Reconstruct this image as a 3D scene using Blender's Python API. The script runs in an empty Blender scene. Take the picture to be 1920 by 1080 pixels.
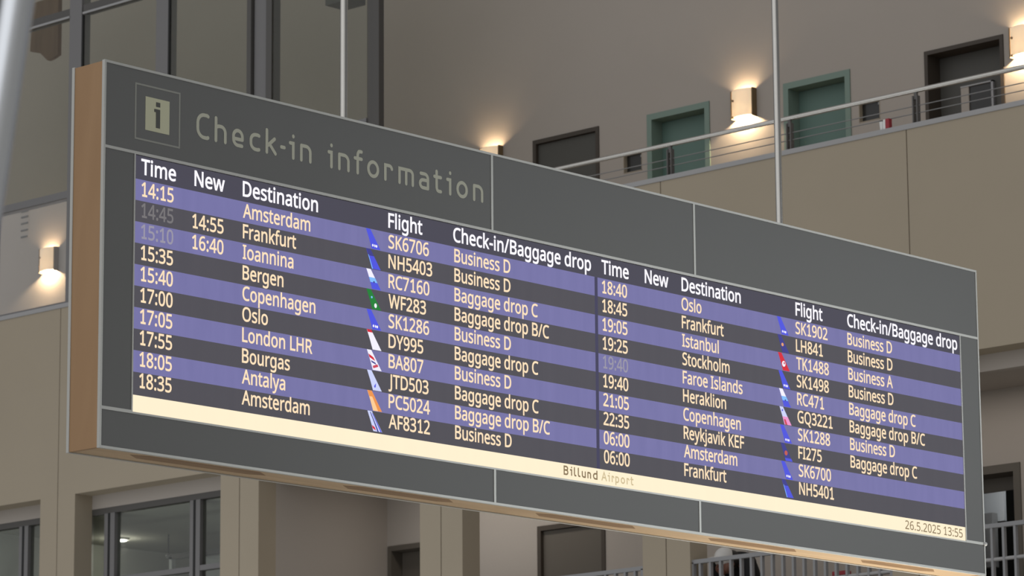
import bpy, bmesh, math, random
from mathutils import Vector, Matrix
from mathutils.geometry import delaunay_2d_cdt

random.seed(7)
SC = bpy.context.scene
COL = SC.collection

# ------------------------------------------------------------------ camera
# World: X runs along the information board (away from the camera), Y runs along
# the balcony wall, Z is up; the camera stands on the hall floor, eye height 1.6 m.
cam_d = bpy.data.cameras.new('camera')
cam = bpy.data.objects.new('camera', cam_d)
COL.objects.link(cam)
F_PX = 7052.0093
cam_d.sensor_width = 36.0
cam_d.sensor_fit = 'HORIZONTAL'
cam_d.lens = F_PX * 36.0 / 1920.0
cam_d.clip_start = 0.5
cam_d.clip_end = 300
PITCH, ROLL, YAW = 2.00398861e-01, -7.64660803e-03, 8.22083817e-01
cp, sp = math.cos(PITCH), math.sin(PITCH)
cr, sr = math.cos(ROLL), math.sin(ROLL)
fwd, rgt, upv = Vector((0, cp, sp)), Vector((1, 0, 0)), Vector((0, -sp, cp))
rgt, upv = cr * rgt + sr * upv, -sr * rgt + cr * upv
ca, sa = math.cos(YAW), math.sin(YAW)
def to_world(v):
    return Vector((ca * v.x + sa * v.y, -sa * v.x + ca * v.y, v.z))
fwd, rgt, upv = to_world(fwd), to_world(rgt), to_world(upv)
mw = Matrix.Identity(4)
for i in range(3):
    mw[i][0], mw[i][1], mw[i][2] = rgt[i], upv[i], -fwd[i]
mw[2][3] = 1.6
cam.matrix_world = mw
cam_d.dof.use_dof = True
cam_d.dof.focus_distance = 21.0
cam_d.dof.aperture_fstop = 9.0
SC.camera = cam

# ------------------------------------------------------------------ world and light
SC.view_settings.view_transform = 'Standard'
SC.view_settings.look = 'None'
SC.view_settings.gamma = 1.0
SC.view_settings.use_curve_mapping = False
SC.view_settings.exposure = 0.0

world = bpy.data.worlds.new('hall_daylight')
SC.world = world
world.use_nodes = True
wn, wl = world.node_tree.nodes, world.node_tree.links
wn.clear()
w_out = wn.new('ShaderNodeOutputWorld')
w_bg = wn.new('ShaderNodeBackground')
w_tc = wn.new('ShaderNodeTexCoord')
w_dot = wn.new('ShaderNodeVectorMath'); w_dot.operation = 'DOT_PRODUCT'
w_dot.inputs[1].default_value = Vector((-0.95, -0.02, 0.30)).normalized()
w_mr = wn.new('ShaderNodeMapRange')
w_mr.inputs['From Min'].default_value = 0.1
w_mr.inputs['From Max'].default_value = 1.0
w_mr.inputs['To Min'].default_value = 0.155
w_mr.inputs['To Max'].default_value = 0.855
wl.new(w_tc.outputs['Generated'], w_dot.inputs[0])
wl.new(w_dot.outputs['Value'], w_mr.inputs['Value'])
wl.new(w_mr.outputs['Result'], w_bg.inputs['Strength'])
w_bg.inputs['Color'].default_value = (0.97, 0.98, 1.0, 1)
wl.new(w_bg.outputs['Background'], w_out.inputs['Surface'])

def area_light(name, loc, target, size, power, color, spread=180):
    d = bpy.data.lights.new(name, 'AREA')
    d.shape = 'RECTANGLE'; d.size, d.size_y = size
    d.energy = power; d.color = color; d.spread = math.radians(spread)
    o = bpy.data.objects.new(name, d); COL.objects.link(o)
    o.location = loc
    o.rotation_euler = (Vector(target) - Vector(loc)).to_track_quat('-Z', 'Y').to_euler()
    return o
# unseen area lights added to brighten the board's underside and front
area_light('board_underside_fill', (19.3, 14.28, 0.95), (19.3, 14.28, 4.6), (2.6, 0.5), 185, (1.0, 0.95, 0.86), 170)
area_light('board_front_fill', (27.0, 4.0, 6.5), (17.5, 14.0, 5.8), (5.0, 3.0), 62, (0.93, 0.98, 1.0), 60)
# unseen uplight added low in the hall to brighten the lower facade
area_light('facade_fill_light', (23.0, 31.5, 0.8), (29.0, 31.5, 5.5), (7.0, 1.5), 75, (0.94, 0.98, 1.0), 120)
# unseen fill lights added under the slab to brighten the lower rear wall
for y_, w_ in ((28.6, 15), (24.8, 7), (21.6, 8), (18.4, 5)):
    area_light('balcony_fill_light', (30.3, y_, 8.155), (30.3, y_, 5), (0.3, 2.6), w_, (1.0, 0.93, 0.85))
area_light('lobby_light', (31.55, 22.3, 7.58), (31.9, 22.8, 7.0), (0.3, 0.3), 5, (0.95, 0.98, 1.0))

# ------------------------------------------------------------------ materials
def srgb(r, g, b):
    f = lambda c: (c / 255 / 12.92) if c / 255 <= 0.04045 else ((c / 255 + 0.055) / 1.055) ** 2.4
    return (f(r), f(g), f(b), 1)

def mat(name, col, rough=0.6, metal=0.0, noise=0.0, scale=6.0, spec=0.4, stretch=None, bump=0.0):
    m = bpy.data.materials.new(name); m.use_nodes = True
    nt = m.node_tree; p = nt.nodes['Principled BSDF']
    p.inputs['Base Color'].default_value = col
    p.inputs['Roughness'].default_value = rough
    p.inputs['Metallic'].default_value = metal
    p.inputs['Specular IOR Level'].default_value = spec
    if noise or bump:
        tc = nt.nodes.new('ShaderNodeTexCoord'); mp = nt.nodes.new('ShaderNodeMapping')
        mp.inputs['Scale'].default_value = stretch or (1, 1, 1)
        tx = nt.nodes.new('ShaderNodeTexNoise'); tx.inputs['Scale'].default_value = scale
        tx.inputs['Detail'].default_value = 4
        nt.links.new(tc.outputs['Object'], mp.inputs['Vector'])
        nt.links.new(mp.outputs['Vector'], tx.inputs['Vector'])
        if noise:
            mx = nt.nodes.new('ShaderNodeMix'); mx.data_type = 'RGBA'
            mx.inputs['A'].default_value = tuple(c * (1 - noise) for c in col[:3]) + (1,)
            mx.inputs['B'].default_value = tuple(min(1, c * (1 + noise)) for c in col[:3]) + (1,)
            nt.links.new(tx.outputs['Fac'], mx.inputs['Factor'])
            nt.links.new(mx.outputs['Result'], p.inputs['Base Color'])
        if bump:
            bp = nt.nodes.new('ShaderNodeBump'); bp.inputs['Strength'].default_value = bump
            bp.inputs['Distance'].default_value = 0.01
            nt.links.new(tx.outputs['Fac'], bp.inputs['Height'])
            nt.links.new(bp.outputs['Normal'], p.inputs['Normal'])
    return m

def led(name, col, strength=1.0, mottling=0.0):
    """A light emitting diode surface: black face plus its own light."""
    m = bpy.data.materials.new(name); m.use_nodes = True
    nt = m.node_tree; p = nt.nodes['Principled BSDF']
    p.inputs['Base Color'].default_value = (0.02, 0.02, 0.022, 1)
    p.inputs['Roughness'].default_value = 0.6
    p.inputs['Specular IOR Level'].default_value = 0.1
    p.inputs['Emission Color'].default_value = col
    p.inputs['Emission Strength'].default_value = strength
    if mottling:
        tc = nt.nodes.new('ShaderNodeTexCoord'); mp = nt.nodes.new('ShaderNodeMapping')
        mp.inputs['Scale'].default_value = (14, 1, 2.2)
        tx = nt.nodes.new('ShaderNodeTexNoise'); tx.inputs['Scale'].default_value = 1.0
        tx.inputs['Detail'].default_value = 3
        mx = nt.nodes.new('ShaderNodeMix'); mx.data_type = 'RGBA'
        mx.inputs['A'].default_value = tuple(c * (1 - mottling) for c in col[:3]) + (1,)
        mx.inputs['B'].default_value = (col[0] * (1 + mottling * 1.2), col[1] * (1 + mottling), col[2] * (1 + mottling * .6), 1)
        nt.links.new(tc.outputs['Object'], mp.inputs['Vector'])
        nt.links.new(mp.outputs['Vector'], tx.inputs['Vector'])
        nt.links.new(tx.outputs['Fac'], mx.inputs['Factor'])
        nt.links.new(mx.outputs['Result'], p.inputs['Emission Color'])
    return m

def wood(name, a, b, stretch):
    m = bpy.data.materials.new(name); m.use_nodes = True
    nt = m.node_tree; p = nt.nodes['Principled BSDF']
    p.inputs['Roughness'].default_value = 0.5
    p.inputs['Specular IOR Level'].default_value = 0.3
    tc = nt.nodes.new('ShaderNodeTexCoord'); mp = nt.nodes.new('ShaderNodeMapping')
    mp.inputs['Scale'].default_value = stretch
    tx = nt.nodes.new('ShaderNodeTexNoise'); tx.inputs['Scale'].default_value = 1.4
    tx.inputs['Detail'].default_value = 6; tx.inputs['Distortion'].default_value = 1.2
    cr_ = nt.nodes.new('ShaderNodeValToRGB')
    cr_.color_ramp.elements[0].position = 0.3; cr_.color_ramp.elements[0].color = a
    cr_.color_ramp.elements[1].position = 0.7; cr_.color_ramp.elements[1].color = b
    nt.links.new(tc.outputs['Object'], mp.inputs['Vector'])
    nt.links.new(mp.outputs['Vector'], tx.inputs['Vector'])
    nt.links.new(tx.outputs['Fac'], cr_.inputs['Fac'])
    nt.links.new(cr_.outputs['Color'], p.inputs['Base Color'])
    return m

def glass(name, tint, refl=0.06):
    m = bpy.data.materials.new(name); m.use_nodes = True
    nt = m.node_tree; nt.nodes.clear()
    out = nt.nodes.new('ShaderNodeOutputMaterial')
    tr = nt.nodes.new('ShaderNodeBsdfTransparent'); tr.inputs['Color'].default_value = tint
    gl = nt.nodes.new('ShaderNodeBsdfGlossy'); gl.inputs['Roughness'].default_value = 0.04
    gl.inputs['Color'].default_value = (1, 1, 1, 1)
    mx = nt.nodes.new('ShaderNodeMixShader'); mx.inputs['Fac'].default_value = refl
    nt.links.new(tr.outputs[0], mx.inputs[1]); nt.links.new(gl.outputs[0], mx.inputs[2])
    nt.links.new(mx.outputs[0], out.inputs['Surface'])
    return m

M = {}
M['upper_wall'] = mat('painted_plaster_wall', (0.385, 0.342, 0.30, 1), 0.9, noise=0.03, scale=1.2, spec=0.1)
M['fascia'] = mat('beige_precast_concrete', (0.372, 0.318, 0.242, 1), 0.85, noise=0.05, scale=0.9, spec=0.15)
M['lower_wall'] = mat('lower_plaster_wall', (0.40, 0.362, 0.325, 1), 0.9, noise=0.03, scale=1.1, spec=0.1)
M['room_wall'] = mat('room_paint', (0.42, 0.43, 0.40, 1), 0.9, spec=0.1)
M['room_ceiling'] = mat('room_ceiling_paint', (0.33, 0.33, 0.29, 1), 0.9, spec=0.1)
M['coping'] = mat('grey_coping_metal', (0.34, 0.335, 0.335, 1), 0.55, noise=0.03, scale=3)
M['floor'] = mat('hall_floor_stone', (0.62, 0.60, 0.56, 1), 0.5, noise=0.08, scale=2)
M['steel'] = mat('brushed_steel', (0.60, 0.58, 0.54, 1), 0.20, metal=1.0, noise=0.04, scale=30)
M['dark_steel'] = mat('dark_painted_steel', (0.11, 0.105, 0.10, 1), 0.5)
M['picket'] = mat('grey_painted_steel', (0.26, 0.26, 0.265, 1), 0.5)
M['wire'] = mat('steel_wire', (0.25, 0.245, 0.24, 1), 0.4, metal=0.5)
M['green_frame'] = mat('grey_green_paint', srgb(116, 134, 123), 0.6)
M['green_leaf'] = mat('green_door_paint', srgb(92, 116, 107), 0.55, noise=0.03, scale=2)
M['dark_frame'] = mat('brown_black_frame', srgb(66, 58, 50), 0.6)
M['dark_leaf'] = mat('charcoal_door', srgb(76, 74, 69), 0.55, noise=0.03, scale=2)
M['taupe_frame'] = mat('taupe_frame', srgb(92, 86, 78), 0.6)
M['mullion'] = mat('grey_aluminium_mullion', (0.17, 0.165, 0.165, 1), 0.5)
M['mullion_dark'] = mat('dark_mullion', (0.085, 0.08, 0.075, 1), 0.55)
M['gasket'] = mat('black_gasket', (0.02, 0.02, 0.02, 1), 0.8)
M['glass_dark'] = glass('tinted_glass', (0.85, 0.86, 0.825, 1), 0.03)
M['glass_clear'] = glass('clear_glass', (1.0, 1.0, 1.0, 1), 0.07)
M['glass_room'] = glass('room_glass', (0.90, 0.92, 0.89, 1), 0.05)
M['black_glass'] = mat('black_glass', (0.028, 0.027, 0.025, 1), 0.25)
M['panel'] = mat('anthracite_panel', (0.162, 0.162, 0.156, 1), 0.5, noise=0.03, scale=2, spec=0.35)
M['aluminium'] = mat('anodised_aluminium', (0.54, 0.535, 0.50, 1), 0.45, metal=0.25, noise=0.03, scale=12)
M['wood_side'] = wood('maple_veneer_side', (0.38, 0.225, 0.113, 1), (0.43, 0.262, 0.137, 1), (3, 3, 0.5))
M['wood_under'] = wood('maple_veneer_underside', (0.50, 0.35, 0.205, 1), (0.60, 0.435, 0.27, 1), (0.8, 7, 7))
M['wood_dark'] = wood('slot_shade_veneer', (0.25, 0.15, 0.075, 1), (0.31, 0.19, 0.098, 1), (0.8, 7, 7))  # shade of the underside slots put into a darker wood colour
M['sign_letter'] = mat('pale_sign_vinyl', (0.58, 0.575, 0.46, 1), 0.6)
M['sign_square'] = mat('pale_yellow_vinyl', (0.64, 0.63, 0.44, 1), 0.6)
M['sign_line'] = mat('grey_sign_line', (0.33, 0.33, 0.295, 1), 0.6)
M['sign_ink'] = mat('sign_ink', (0.10, 0.10, 0.088, 1), 0.6)
M['led_header'] = led('led_header_band', srgb(72, 70, 82))
M['led_dark'] = led('led_dark_band', srgb(79, 77, 84), mottling=0.06)
M['led_blue'] = led('led_blue_band', srgb(117, 115, 167), mottling=0.10)
M['led_line'] = led('led_divider', srgb(66, 64, 90))
M['led_cream'] = led('led_cream_strip', srgb(255, 239, 207), 1.02, mottling=0.02)
M['led_white'] = led('led_white_text', srgb(250, 247, 255), 1.05)
M['led_amber'] = led('led_amber_text', srgb(255, 228, 190), 1.0)
M['led_grey'] = led('led_dimmed_text', srgb(118, 115, 117), 1.0)
M['led_grey_lit'] = led('led_dimmed_text_on_blue', srgb(152, 148, 166), 1.0)
M['led_ink'] = led('led_brown_text', srgb(134, 116, 86))
M['led_ink_pale'] = led('led_pale_brown_text', srgb(205, 188, 148))
M['led_black'] = mat('led_bezel', (0.03, 0.03, 0.035, 1), 0.7)
for nm, c in dict(blue=(78, 84, 222), navy=(62, 62, 140), sky=(130, 190, 255), white=(245, 242, 255), green=(28, 128, 52), red=(214, 40, 56),
                  lav=(205, 212, 250), orange=(238, 150, 78), peach=(255, 205, 150), pink=(240, 150, 205), dot=(232, 160, 110),
                  ember=(196, 92, 78), rose=(205, 70, 90)).items():
    M['tail_' + nm] = led('led_tail_' + nm, srgb(*c))
M['white_mast'] = mat('white_gloss_mast', (0.93, 0.96, 1.0, 1), 0.22, metal=1.0, spec=0.5)
M['timber'] = wood('brown_timber', (0.17, 0.098, 0.055, 1), (0.22, 0.13, 0.075, 1), (1, 4, 1))
M['shade'] = None
M['brass'] = mat('bronze_fitting', (0.22, 0.155, 0.085, 1), 0.45, metal=0.5)
M['red'] = mat('red_plastic', (0.30, 0.025, 0.035, 1), 0.5)
M['white'] = mat('white_plastic', (0.72, 0.72, 0.70, 1), 0.5)
M['paper'] = mat('white_board', (0.66, 0.68, 0.69, 1), 0.7)
M['grey_box'] = mat('grey_cabinet', (0.30, 0.30, 0.295, 1), 0.6)
M['skin'] = mat('brown_skin', (0.19, 0.085, 0.055, 1), 0.5)
M['jacket'] = mat('black_cloth', (0.012, 0.012, 0.013, 1), 0.85, bump=0.4, scale=20)
M['trousers'] = mat('navy_cloth', (0.02, 0.022, 0.035, 1), 0.85)
M['cap'] = mat('white_cap_cloth', (0.60, 0.58, 0.55, 1), 0.85)
M['hair'] = mat('dark_hair', (0.012, 0.009, 0.008, 1), 0.6)
M['strap'] = mat('grey_strap', (0.33, 0.32, 0.31, 1), 0.8)
M['eye'] = mat('eye_white', (0.7, 0.68, 0.65, 1), 0.3)

# shade of the wall lamps: lit glass
m = bpy.data.materials.new('lamp_glass'); m.use_nodes = True
p = m.node_tree.nodes['Principled BSDF']
p.inputs['Base Color'].default_value = (0.8, 0.72, 0.6, 1)
p.inputs['Roughness'].default_value = 0.35
p.inputs['Emission Color'].default_value = (1.0, 0.73, 0.43, 1)
p.inputs['Emission Strength'].default_value = 0.30
p.inputs['Transmission Weight'].default_value = 0.0
tr_ = m.node_tree.nodes.new('ShaderNodeBsdfTranslucent'); tr_.inputs['Color'].default_value = (0.9, 0.82, 0.66, 1)
mx_ = m.node_tree.nodes.new('ShaderNodeMixShader'); mx_.inputs['Fac'].default_value = 0.12
m.node_tree.links.new(p.outputs[0], mx_.inputs[1]); m.node_tree.links.new(tr_.outputs[0], mx_.inputs[2])
m.node_tree.links.new(mx_.outputs[0], m.node_tree.nodes['Material Output'].inputs['Surface'])
M['shade'] = m
m = bpy.data.materials.new('lamp_bulb'); m.use_nodes = True
p = m.node_tree.nodes['Principled BSDF']
p.inputs['Emission Color'].default_value = (1.0, 0.80, 0.52, 1)
p.inputs['Emission Strength'].default_value = 9.0
M['bulb'] = m
m = bpy.data.materials.new('downlight_disc'); m.use_nodes = True
p = m.node_tree.nodes['Principled BSDF']
p.inputs['Emission Color'].default_value = (1.0, 0.97, 0.88, 1)
p.inputs['Emission Strength'].default_value = 6.0
M['downlight'] = m

# ------------------------------------------------------------------ mesh helpers
class MB:
    """Collects shapes in world coordinates; build() links them as ONE mesh object."""
    def __init__(self):
        self.v, self.f, self.mi = [], [], []
    def add(self, verts, faces, mi=0):
        b = len(self.v)
        self.v += [tuple(v) for v in verts]
        self.f += [tuple(b + i for i in f) for f in faces]
        self.mi += [mi] * len(faces)
        return self
    def box(self, x0, x1, y0, y1, z0, z1, mi=0):
        x0, x1 = min(x0, x1), max(x0, x1); y0, y1 = min(y0, y1), max(y0, y1); z0, z1 = min(z0, z1), max(z0, z1)
        v = [(x, y, z) for x in (x0, x1) for y in (y0, y1) for z in (z0, z1)]
        return self.add(v, [(0, 1, 3, 2), (4, 6, 7, 5), (0, 4, 5, 1), (2, 3, 7, 6), (0, 2, 6, 4), (1, 5, 7, 3)], mi)
    def quad(self, a, b, c, d, mi=0):
        return self.add([a, b, c, d], [(0, 1, 2, 3)], mi)
    def tube(self, p0, p1, r, n=16, mi=0, r1=None, caps=True):
        p0, p1 = Vector(p0), Vector(p1); d = (p1 - p0).normalized()
        a = d.orthogonal().normalized(); b = d.cross(a)
        r1 = r if r1 is None else r1
        vs = []
        for p, rr in ((p0, r), (p1, r1)):
            for i in range(n):
                t = 2 * math.pi * i / n
                vs.append(p + rr * (math.cos(t) * a + math.sin(t) * b))
        fs = [(i, (i + 1) % n, n + (i + 1) % n, n + i) for i in range(n)]
        if caps:
            fs += [tuple(reversed(range(n))), tuple(range(n, 2 * n))]
        return self.add(vs, fs, mi)
    def ball(self, c, r, seg=16, rings=10, sc=(1, 1, 1), mi=0):
        vs, fs = [], []
        for j in range(rings + 1):
            ph = math.pi * j / rings
            for i in range(seg):
                t = 2 * math.pi * i / seg
                vs.append((c[0] + r * sc[0] * math.sin(ph) * math.cos(t), c[1] + r * sc[1] * math.sin(ph) * math.sin(t), c[2] + r * sc[2] * math.cos(ph)))
        for j in range(rings):
            for i in range(seg):
                fs.append((j * seg + i, (j + 1) * seg + i, (j + 1) * seg + (i + 1) % seg, j * seg + (i + 1) % seg))
        return self.add(vs, fs, mi)
    def prism(self, pts, d, mi=0):
        """Extrudes a closed polygon of 3-D points by the vector d."""
        n = len(pts); d = Vector(d)
        vs = [Vector(p) for p in pts] + [Vector(p) + d for p in pts]
        fs = [tuple(range(n)), tuple(reversed(range(n, 2 * n)))] + [(i, (i + 1) % n, n + (i + 1) % n, n + i) for i in range(n)]
        return self.add(vs, fs, mi)
    def build(self, name, material, parent=None, smooth=False, bevel=0.0, origin=None):
        me = bpy.data.meshes.new(name)
        off = Vector((0, 0, 0))
        if parent is not None:
            off = world_loc(parent)
        elif origin is not None:
            off = Vector(origin)
        loc = Vector(origin) if origin is not None else off
        me.from_pydata([Vector(v) - loc for v in self.v], [], self.f)
        mats = material if isinstance(material, (list, tuple)) else [material]
        for mm in mats:
            me.materials.append(mm)
        for pol, k in zip(me.polygons, self.mi):
            pol.material_index = k
            pol.use_smooth = smooth
        bm = bmesh.new(); bm.from_mesh(me)
        bmesh.ops.recalc_face_normals(bm, faces=bm.faces)
        if bevel:
            bmesh.ops.bevel(bm, geom=[e for e in bm.edges if len(e.link_faces) == 2 and e.calc_face_angle(0) > 0.6], offset=bevel, segments=2, affect='EDGES', profile=0.7)
        bm.to_mesh(me); bm.free()
        if smooth:
            try:
                me.set_sharp_from_angle(angle=math.radians(40))
            except Exception:
                pass
        o = bpy.data.objects.new(name, me); COL.objects.link(o)
        if parent is not None:
            o.parent = parent
            o.location = loc - off
        else:
            o.location = loc
        return o

def world_loc(o):
    l = Vector((0, 0, 0))
    while o is not None:
        l = l + o.location
        o = o.parent
    return l

def tag(o, label=None, cat=None, group=None, kind=None):
    if label: o['label'] = label
    if cat: o['category'] = cat
    if group: o['group'] = group
    if kind: o['kind'] = kind
    return o

def thing(name, loc, label, cat, group=None, kind=None):
    o = bpy.data.objects.new(name, None); COL.objects.link(o)
    o.empty_display_size = 0.2
    o.location = loc
    return tag(o, label, cat, group, kind)

def copy_tree(o, parent=None):
    c = o.copy(); COL.objects.link(c); c.parent = parent
    for ch in [x for x in o.children]:
        copy_tree(ch, c)
    return c

# ------------------------------------------------------------------ the place: main dimensions
XB = 31.0            # rear wall of the balconies
XP = 28.94           # face of the balcony fascia and its pilasters
ZF2, ZF3 = 5.30, 9.77  # floors of the two balconies
ZBEAM = 8.15         # underside of the fascia beam
ZCOP0, ZCOP1 = 10.447, 10.50
PITCHY = 3.186
SEAMS = [34.334 + PITCHY * k for k in (2, 1)] + [34.334 - PITCHY * k for k in range(0, 8)]  # pilaster centre lines
YMIN, YMAX = SEAMS[-1], SEAMS[0]

# ------------------------------------------------------------------ structure
def wall_tiles(x0, x1, y0, y1, z0, z1, holes):
    """A wall slab between x0 and x1 with rectangular openings (ya, yb, za, zb)."""
    ys = sorted({y0, y1} | {min(max(h[i], y0), y1) for h in holes for i in (0, 1)})
    zs = sorted({z0, z1} | {min(max(h[i], z0), z1) for h in holes for i in (2, 3)})
    mb = MB()
    for a, b in zip(ys, ys[1:]):
        run = None
        for c, d in zip(zs, zs[1:]):
            cy, cz = (a + b) / 2, (c + d) / 2
            inside = any(h[0] < cy < h[1] and h[2] < cz < h[3] for h in holes)
            if not inside:
                run = (run[0], d) if run else (c, d)
            if inside and run:
                mb.box(x0, x1, a, b, *run); run = None
        if run:
            mb.box(x0, x1, a, b, *run)
    return mb

MB().box(-12, 40, -14, 46, -0.2, 0).build('floor', M['floor']); tag(bpy.data.objects['floor'], 'pale stone floor of the airport hall', 'floor', kind='structure')

# openings of the upper rear wall: four doors and two niches
HEAD3 = 11.872
D_UP = [('dark', 27.438, 28.455), ('green', 25.806, 26.719), ('green', 23.847, 24.761), ('open', 21.847, 22.861)]
NICHE = [(26.805, 27.078, 11.255, 11.478), (23.462, 23.742, 11.258, 11.485)]
holes = [(a, b, ZF3, HEAD3) for _, a, b in D_UP] + NICHE
o = wall_tiles(XB, XB + 0.3, 12.0, 42.0, ZF3, 17.0, holes).build('wall_upper_rear', M['upper_wall'])
tag(o, 'plain plastered wall behind the upper balcony with wall lamps and doors', 'wall', kind='structure')
# balcony slabs
o = MB().box(XP + 0.27, XB + 0.3, 12, 42, ZBEAM + 0.02, ZF3).build('floor_upper_balcony', M['lower_wall']); tag(o, 'concrete slab under the upper balcony', 'floor', kind='structure')
o = MB().box(XP + 0.27, 36.5, 12, 42, ZF2 - 0.5, ZF2).build('floor_lower_balcony', M['lower_wall']); tag(o, 'concrete slab under the lower balcony', 'floor', kind='structure')
# lower rear wall with three doors
HEAD2 = 7.399
D_LO = [('recessed', 29.80, 30.812), ('dark', 27.420, 28.439), ('open', 21.820, 22.838)]
holes = [(a, b, ZF2, HEAD2) for _, a, b in D_LO]
o = wall_tiles(XB, XB + 0.25, 12.0, 30.84, ZF2, ZBEAM + 0.02, holes).build('wall_lower_rear', M['lower_wall'])
tag(o, 'plain plastered wall behind the lower balcony', 'wall', kind='structure')
o = MB().box(XP + 0.27, XB, 30.83, 30.95, ZF2, ZBEAM + 0.02).build('wall_partition', M['lower_wall']); tag(o, 'cross wall between the glazed room and the lower balcony', 'wall', kind='structure')

# front of the balconies: precast panels that meet on the pilaster centre lines
mb = MB(); G = 0.006
edge = MB()
for ya, yb in zip(SEAMS[1:], SEAMS[:-1]):
    mb.box(XP, XP + 0.27, ya + G, yb - G, ZBEAM, ZCOP0)
    edge.box(XP + 0.02, XP + 0.27, ya + 0.3175, yb - 0.3175, ZF2 - 0.5, ZF2 + 0.02)
for y in SEAMS[1:-1]:
    mb.box(XP + 0.03, XP + 0.26, y - G, y + G, ZBEAM + 0.002, ZCOP0)
    pl = MB()
    pl.box(XP, XP + 0.27, y - 0.3175, y - G, 0.0, ZBEAM); pl.box(XP, XP + 0.27, y + G, y + 0.3175, 0.0, ZBEAM)
    pl.box(XP + 0.03, XP + 0.26, y - G, y + G, 0.0, ZBEAM)
    tag(pl.build('pilaster_column', M['fascia']), 'flat concrete pilaster with a centre joint carrying the balcony front', 'column', 'pilasters of the balcony front', 'structure')
o = mb.build('wall_balcony_front', M['fascia']); tag(o, 'beige concrete balcony front with upright panel joints', 'wall', kind='structure')
tag(edge.build('trim_3', M['fascia']), 'concrete edge of the lower balcony slab', 'trim', kind='structure')
o = MB().box(XP + 0.27, XP + 0.37, YMIN, YMAX, 7.985, ZBEAM + 0.03).build('trim_1', M['lower_wall']); tag(o, 'plastered downstand behind the fascia beam', 'trim', kind='structure')
o = MB().box(XP - 0.012, XP + 0.29, YMIN, YMAX, ZCOP0, ZCOP1).build('trim_2', M['coping'], bevel=0.006); tag(o, 'grey metal coping along the top of the balcony front', 'trim', kind='structure')

# glazed room behind the pilasters: shell
ROOM_Y = 36.0
mb = MB()
mb.box(XP + 0.37, 38, ROOM_Y, ROOM_Y + 0.15, ZF2, 7.98)
mb.box(37.9, 38, 30.95, ROOM_Y, ZF2, 7.98)
o = mb.build('wall_room', M['room_wall']); tag(o, 'pale walls of the room behind the lower windows', 'wall', kind='structure')
o = MB().box(XP + 0.37, 38, 30.95, ROOM_Y + 0.15, 7.92, 7.985).build('ceiling', M['room_ceiling']); tag(o, 'grey green ceiling of the room behind the lower windows', 'ceiling', kind='structure')

# ------------------------------------------------------------------ doors
def make_door(n, style, ya, yb, z0, head, depth, fmat, lmat, label, fw=0.07, leaf=True, hinges=()):
    r = thing('door_%d' % n, (XB, (ya + yb) / 2, z0), label, 'door', kind='structure')
    mb = MB()
    mb.box(XB - 0.012, XB + depth + 0.05, ya + 0.001, ya + fw, z0, head - 0.001)
    mb.box(XB - 0.012, XB + depth + 0.05, yb - fw, yb - 0.001, z0, head - 0.001)
    mb.box(XB - 0.012, XB + depth + 0.05, ya + fw, yb - fw, head - fw, head - 0.001)
    mb.build('door_frame', fmat, r)
    if leaf:
        l = MB().box(XB + depth, XB + depth + 0.045, ya + fw + 0.004, yb - fw - 0.004, z0 + 0.008, head - fw - 0.005).build('door_leaf', lmat, r)
        for hz in hinges:
            MB().tube((XB + depth - 0.008, ya + fw + 0.012, hz - 0.05), (XB + depth - 0.008, ya + fw + 0.012, hz + 0.05), 0.009, 10).build('hinge', M['white'], l, smooth=True)
        mb = MB()
        mb.tube((XB + depth - 0.05, yb - fw - 0.08, z0 + 1.03), (XB + depth, yb - fw - 0.08, z0 + 1.03), 0.011, 10)
        mb.tube((XB + depth - 0.05, yb - fw - 0.08, z0 + 1.03), (XB + depth - 0.05, yb - fw - 0.20, z0 + 1.03), 0.010, 10)
        mb.build('door_handle', M['steel'], l, smooth=True)
    return r

make_door(1, 'dark', 27.438, 28.455, ZF3, HEAD3, 0.03, M['dark_frame'], M['dark_leaf'], 'charcoal flush door with two white hinges on the upper balcony', 0.05, hinges=(11.60, 11.30))
make_door(2, 'green', 25.806, 26.719, ZF3, HEAD3, 0.17, M['green_frame'], M['green_leaf'], 'green door just above the middle of the board, one lamp past it')
make_door(3, 'green', 23.847, 24.761, ZF3, HEAD3, 0.17, M['green_frame'], M['green_leaf'], 'green door beside the tall suspension pole, lamp between it and its twin')
r = make_door(4, 'open', 21.847, 22.861, ZF3, HEAD3, 0.20, M['dark_frame'], M['dark_leaf'], 'deep dark doorway beside the bright lamp with a small glazed panel in its leaf', 0.045)
mb = MB(); mb.box(XB + 0.185, XB + 0.2, 22.14, 22.50, 11.19, 11.45)
f = mb.build('vision_panel', M['black_glass'], r)
mb = MB()
mb.box(XB + 0.165, XB + 0.2, 22.115, 22.14, 11.18, 11.465); mb.box(XB + 0.165, XB + 0.2, 22.115, 22.53, 11.45, 11.465)
mb.build('panel_frame', M['coping'], f)
MB().box(XB + 0.17, XB + 0.2, 22.43, 22.53, 11.18, 11.45).build('panel_reveal', M['upper_wall'], f)
make_door(5, 'recessed', 29.80, 30.812, ZF2, HEAD2, 0.17, M['taupe_frame'], M['taupe_frame'], 'recessed taupe door on the lower balcony half hidden by a pilaster', 0.06)
make_door(6, 'dark', 27.420, 28.439, ZF2, HEAD2, 0.03, M['dark_frame'], M['taupe_frame'], 'olive grey flush door on the lower balcony with pale hinges', 0.055, hinges=(7.14, 6.84))
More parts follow.
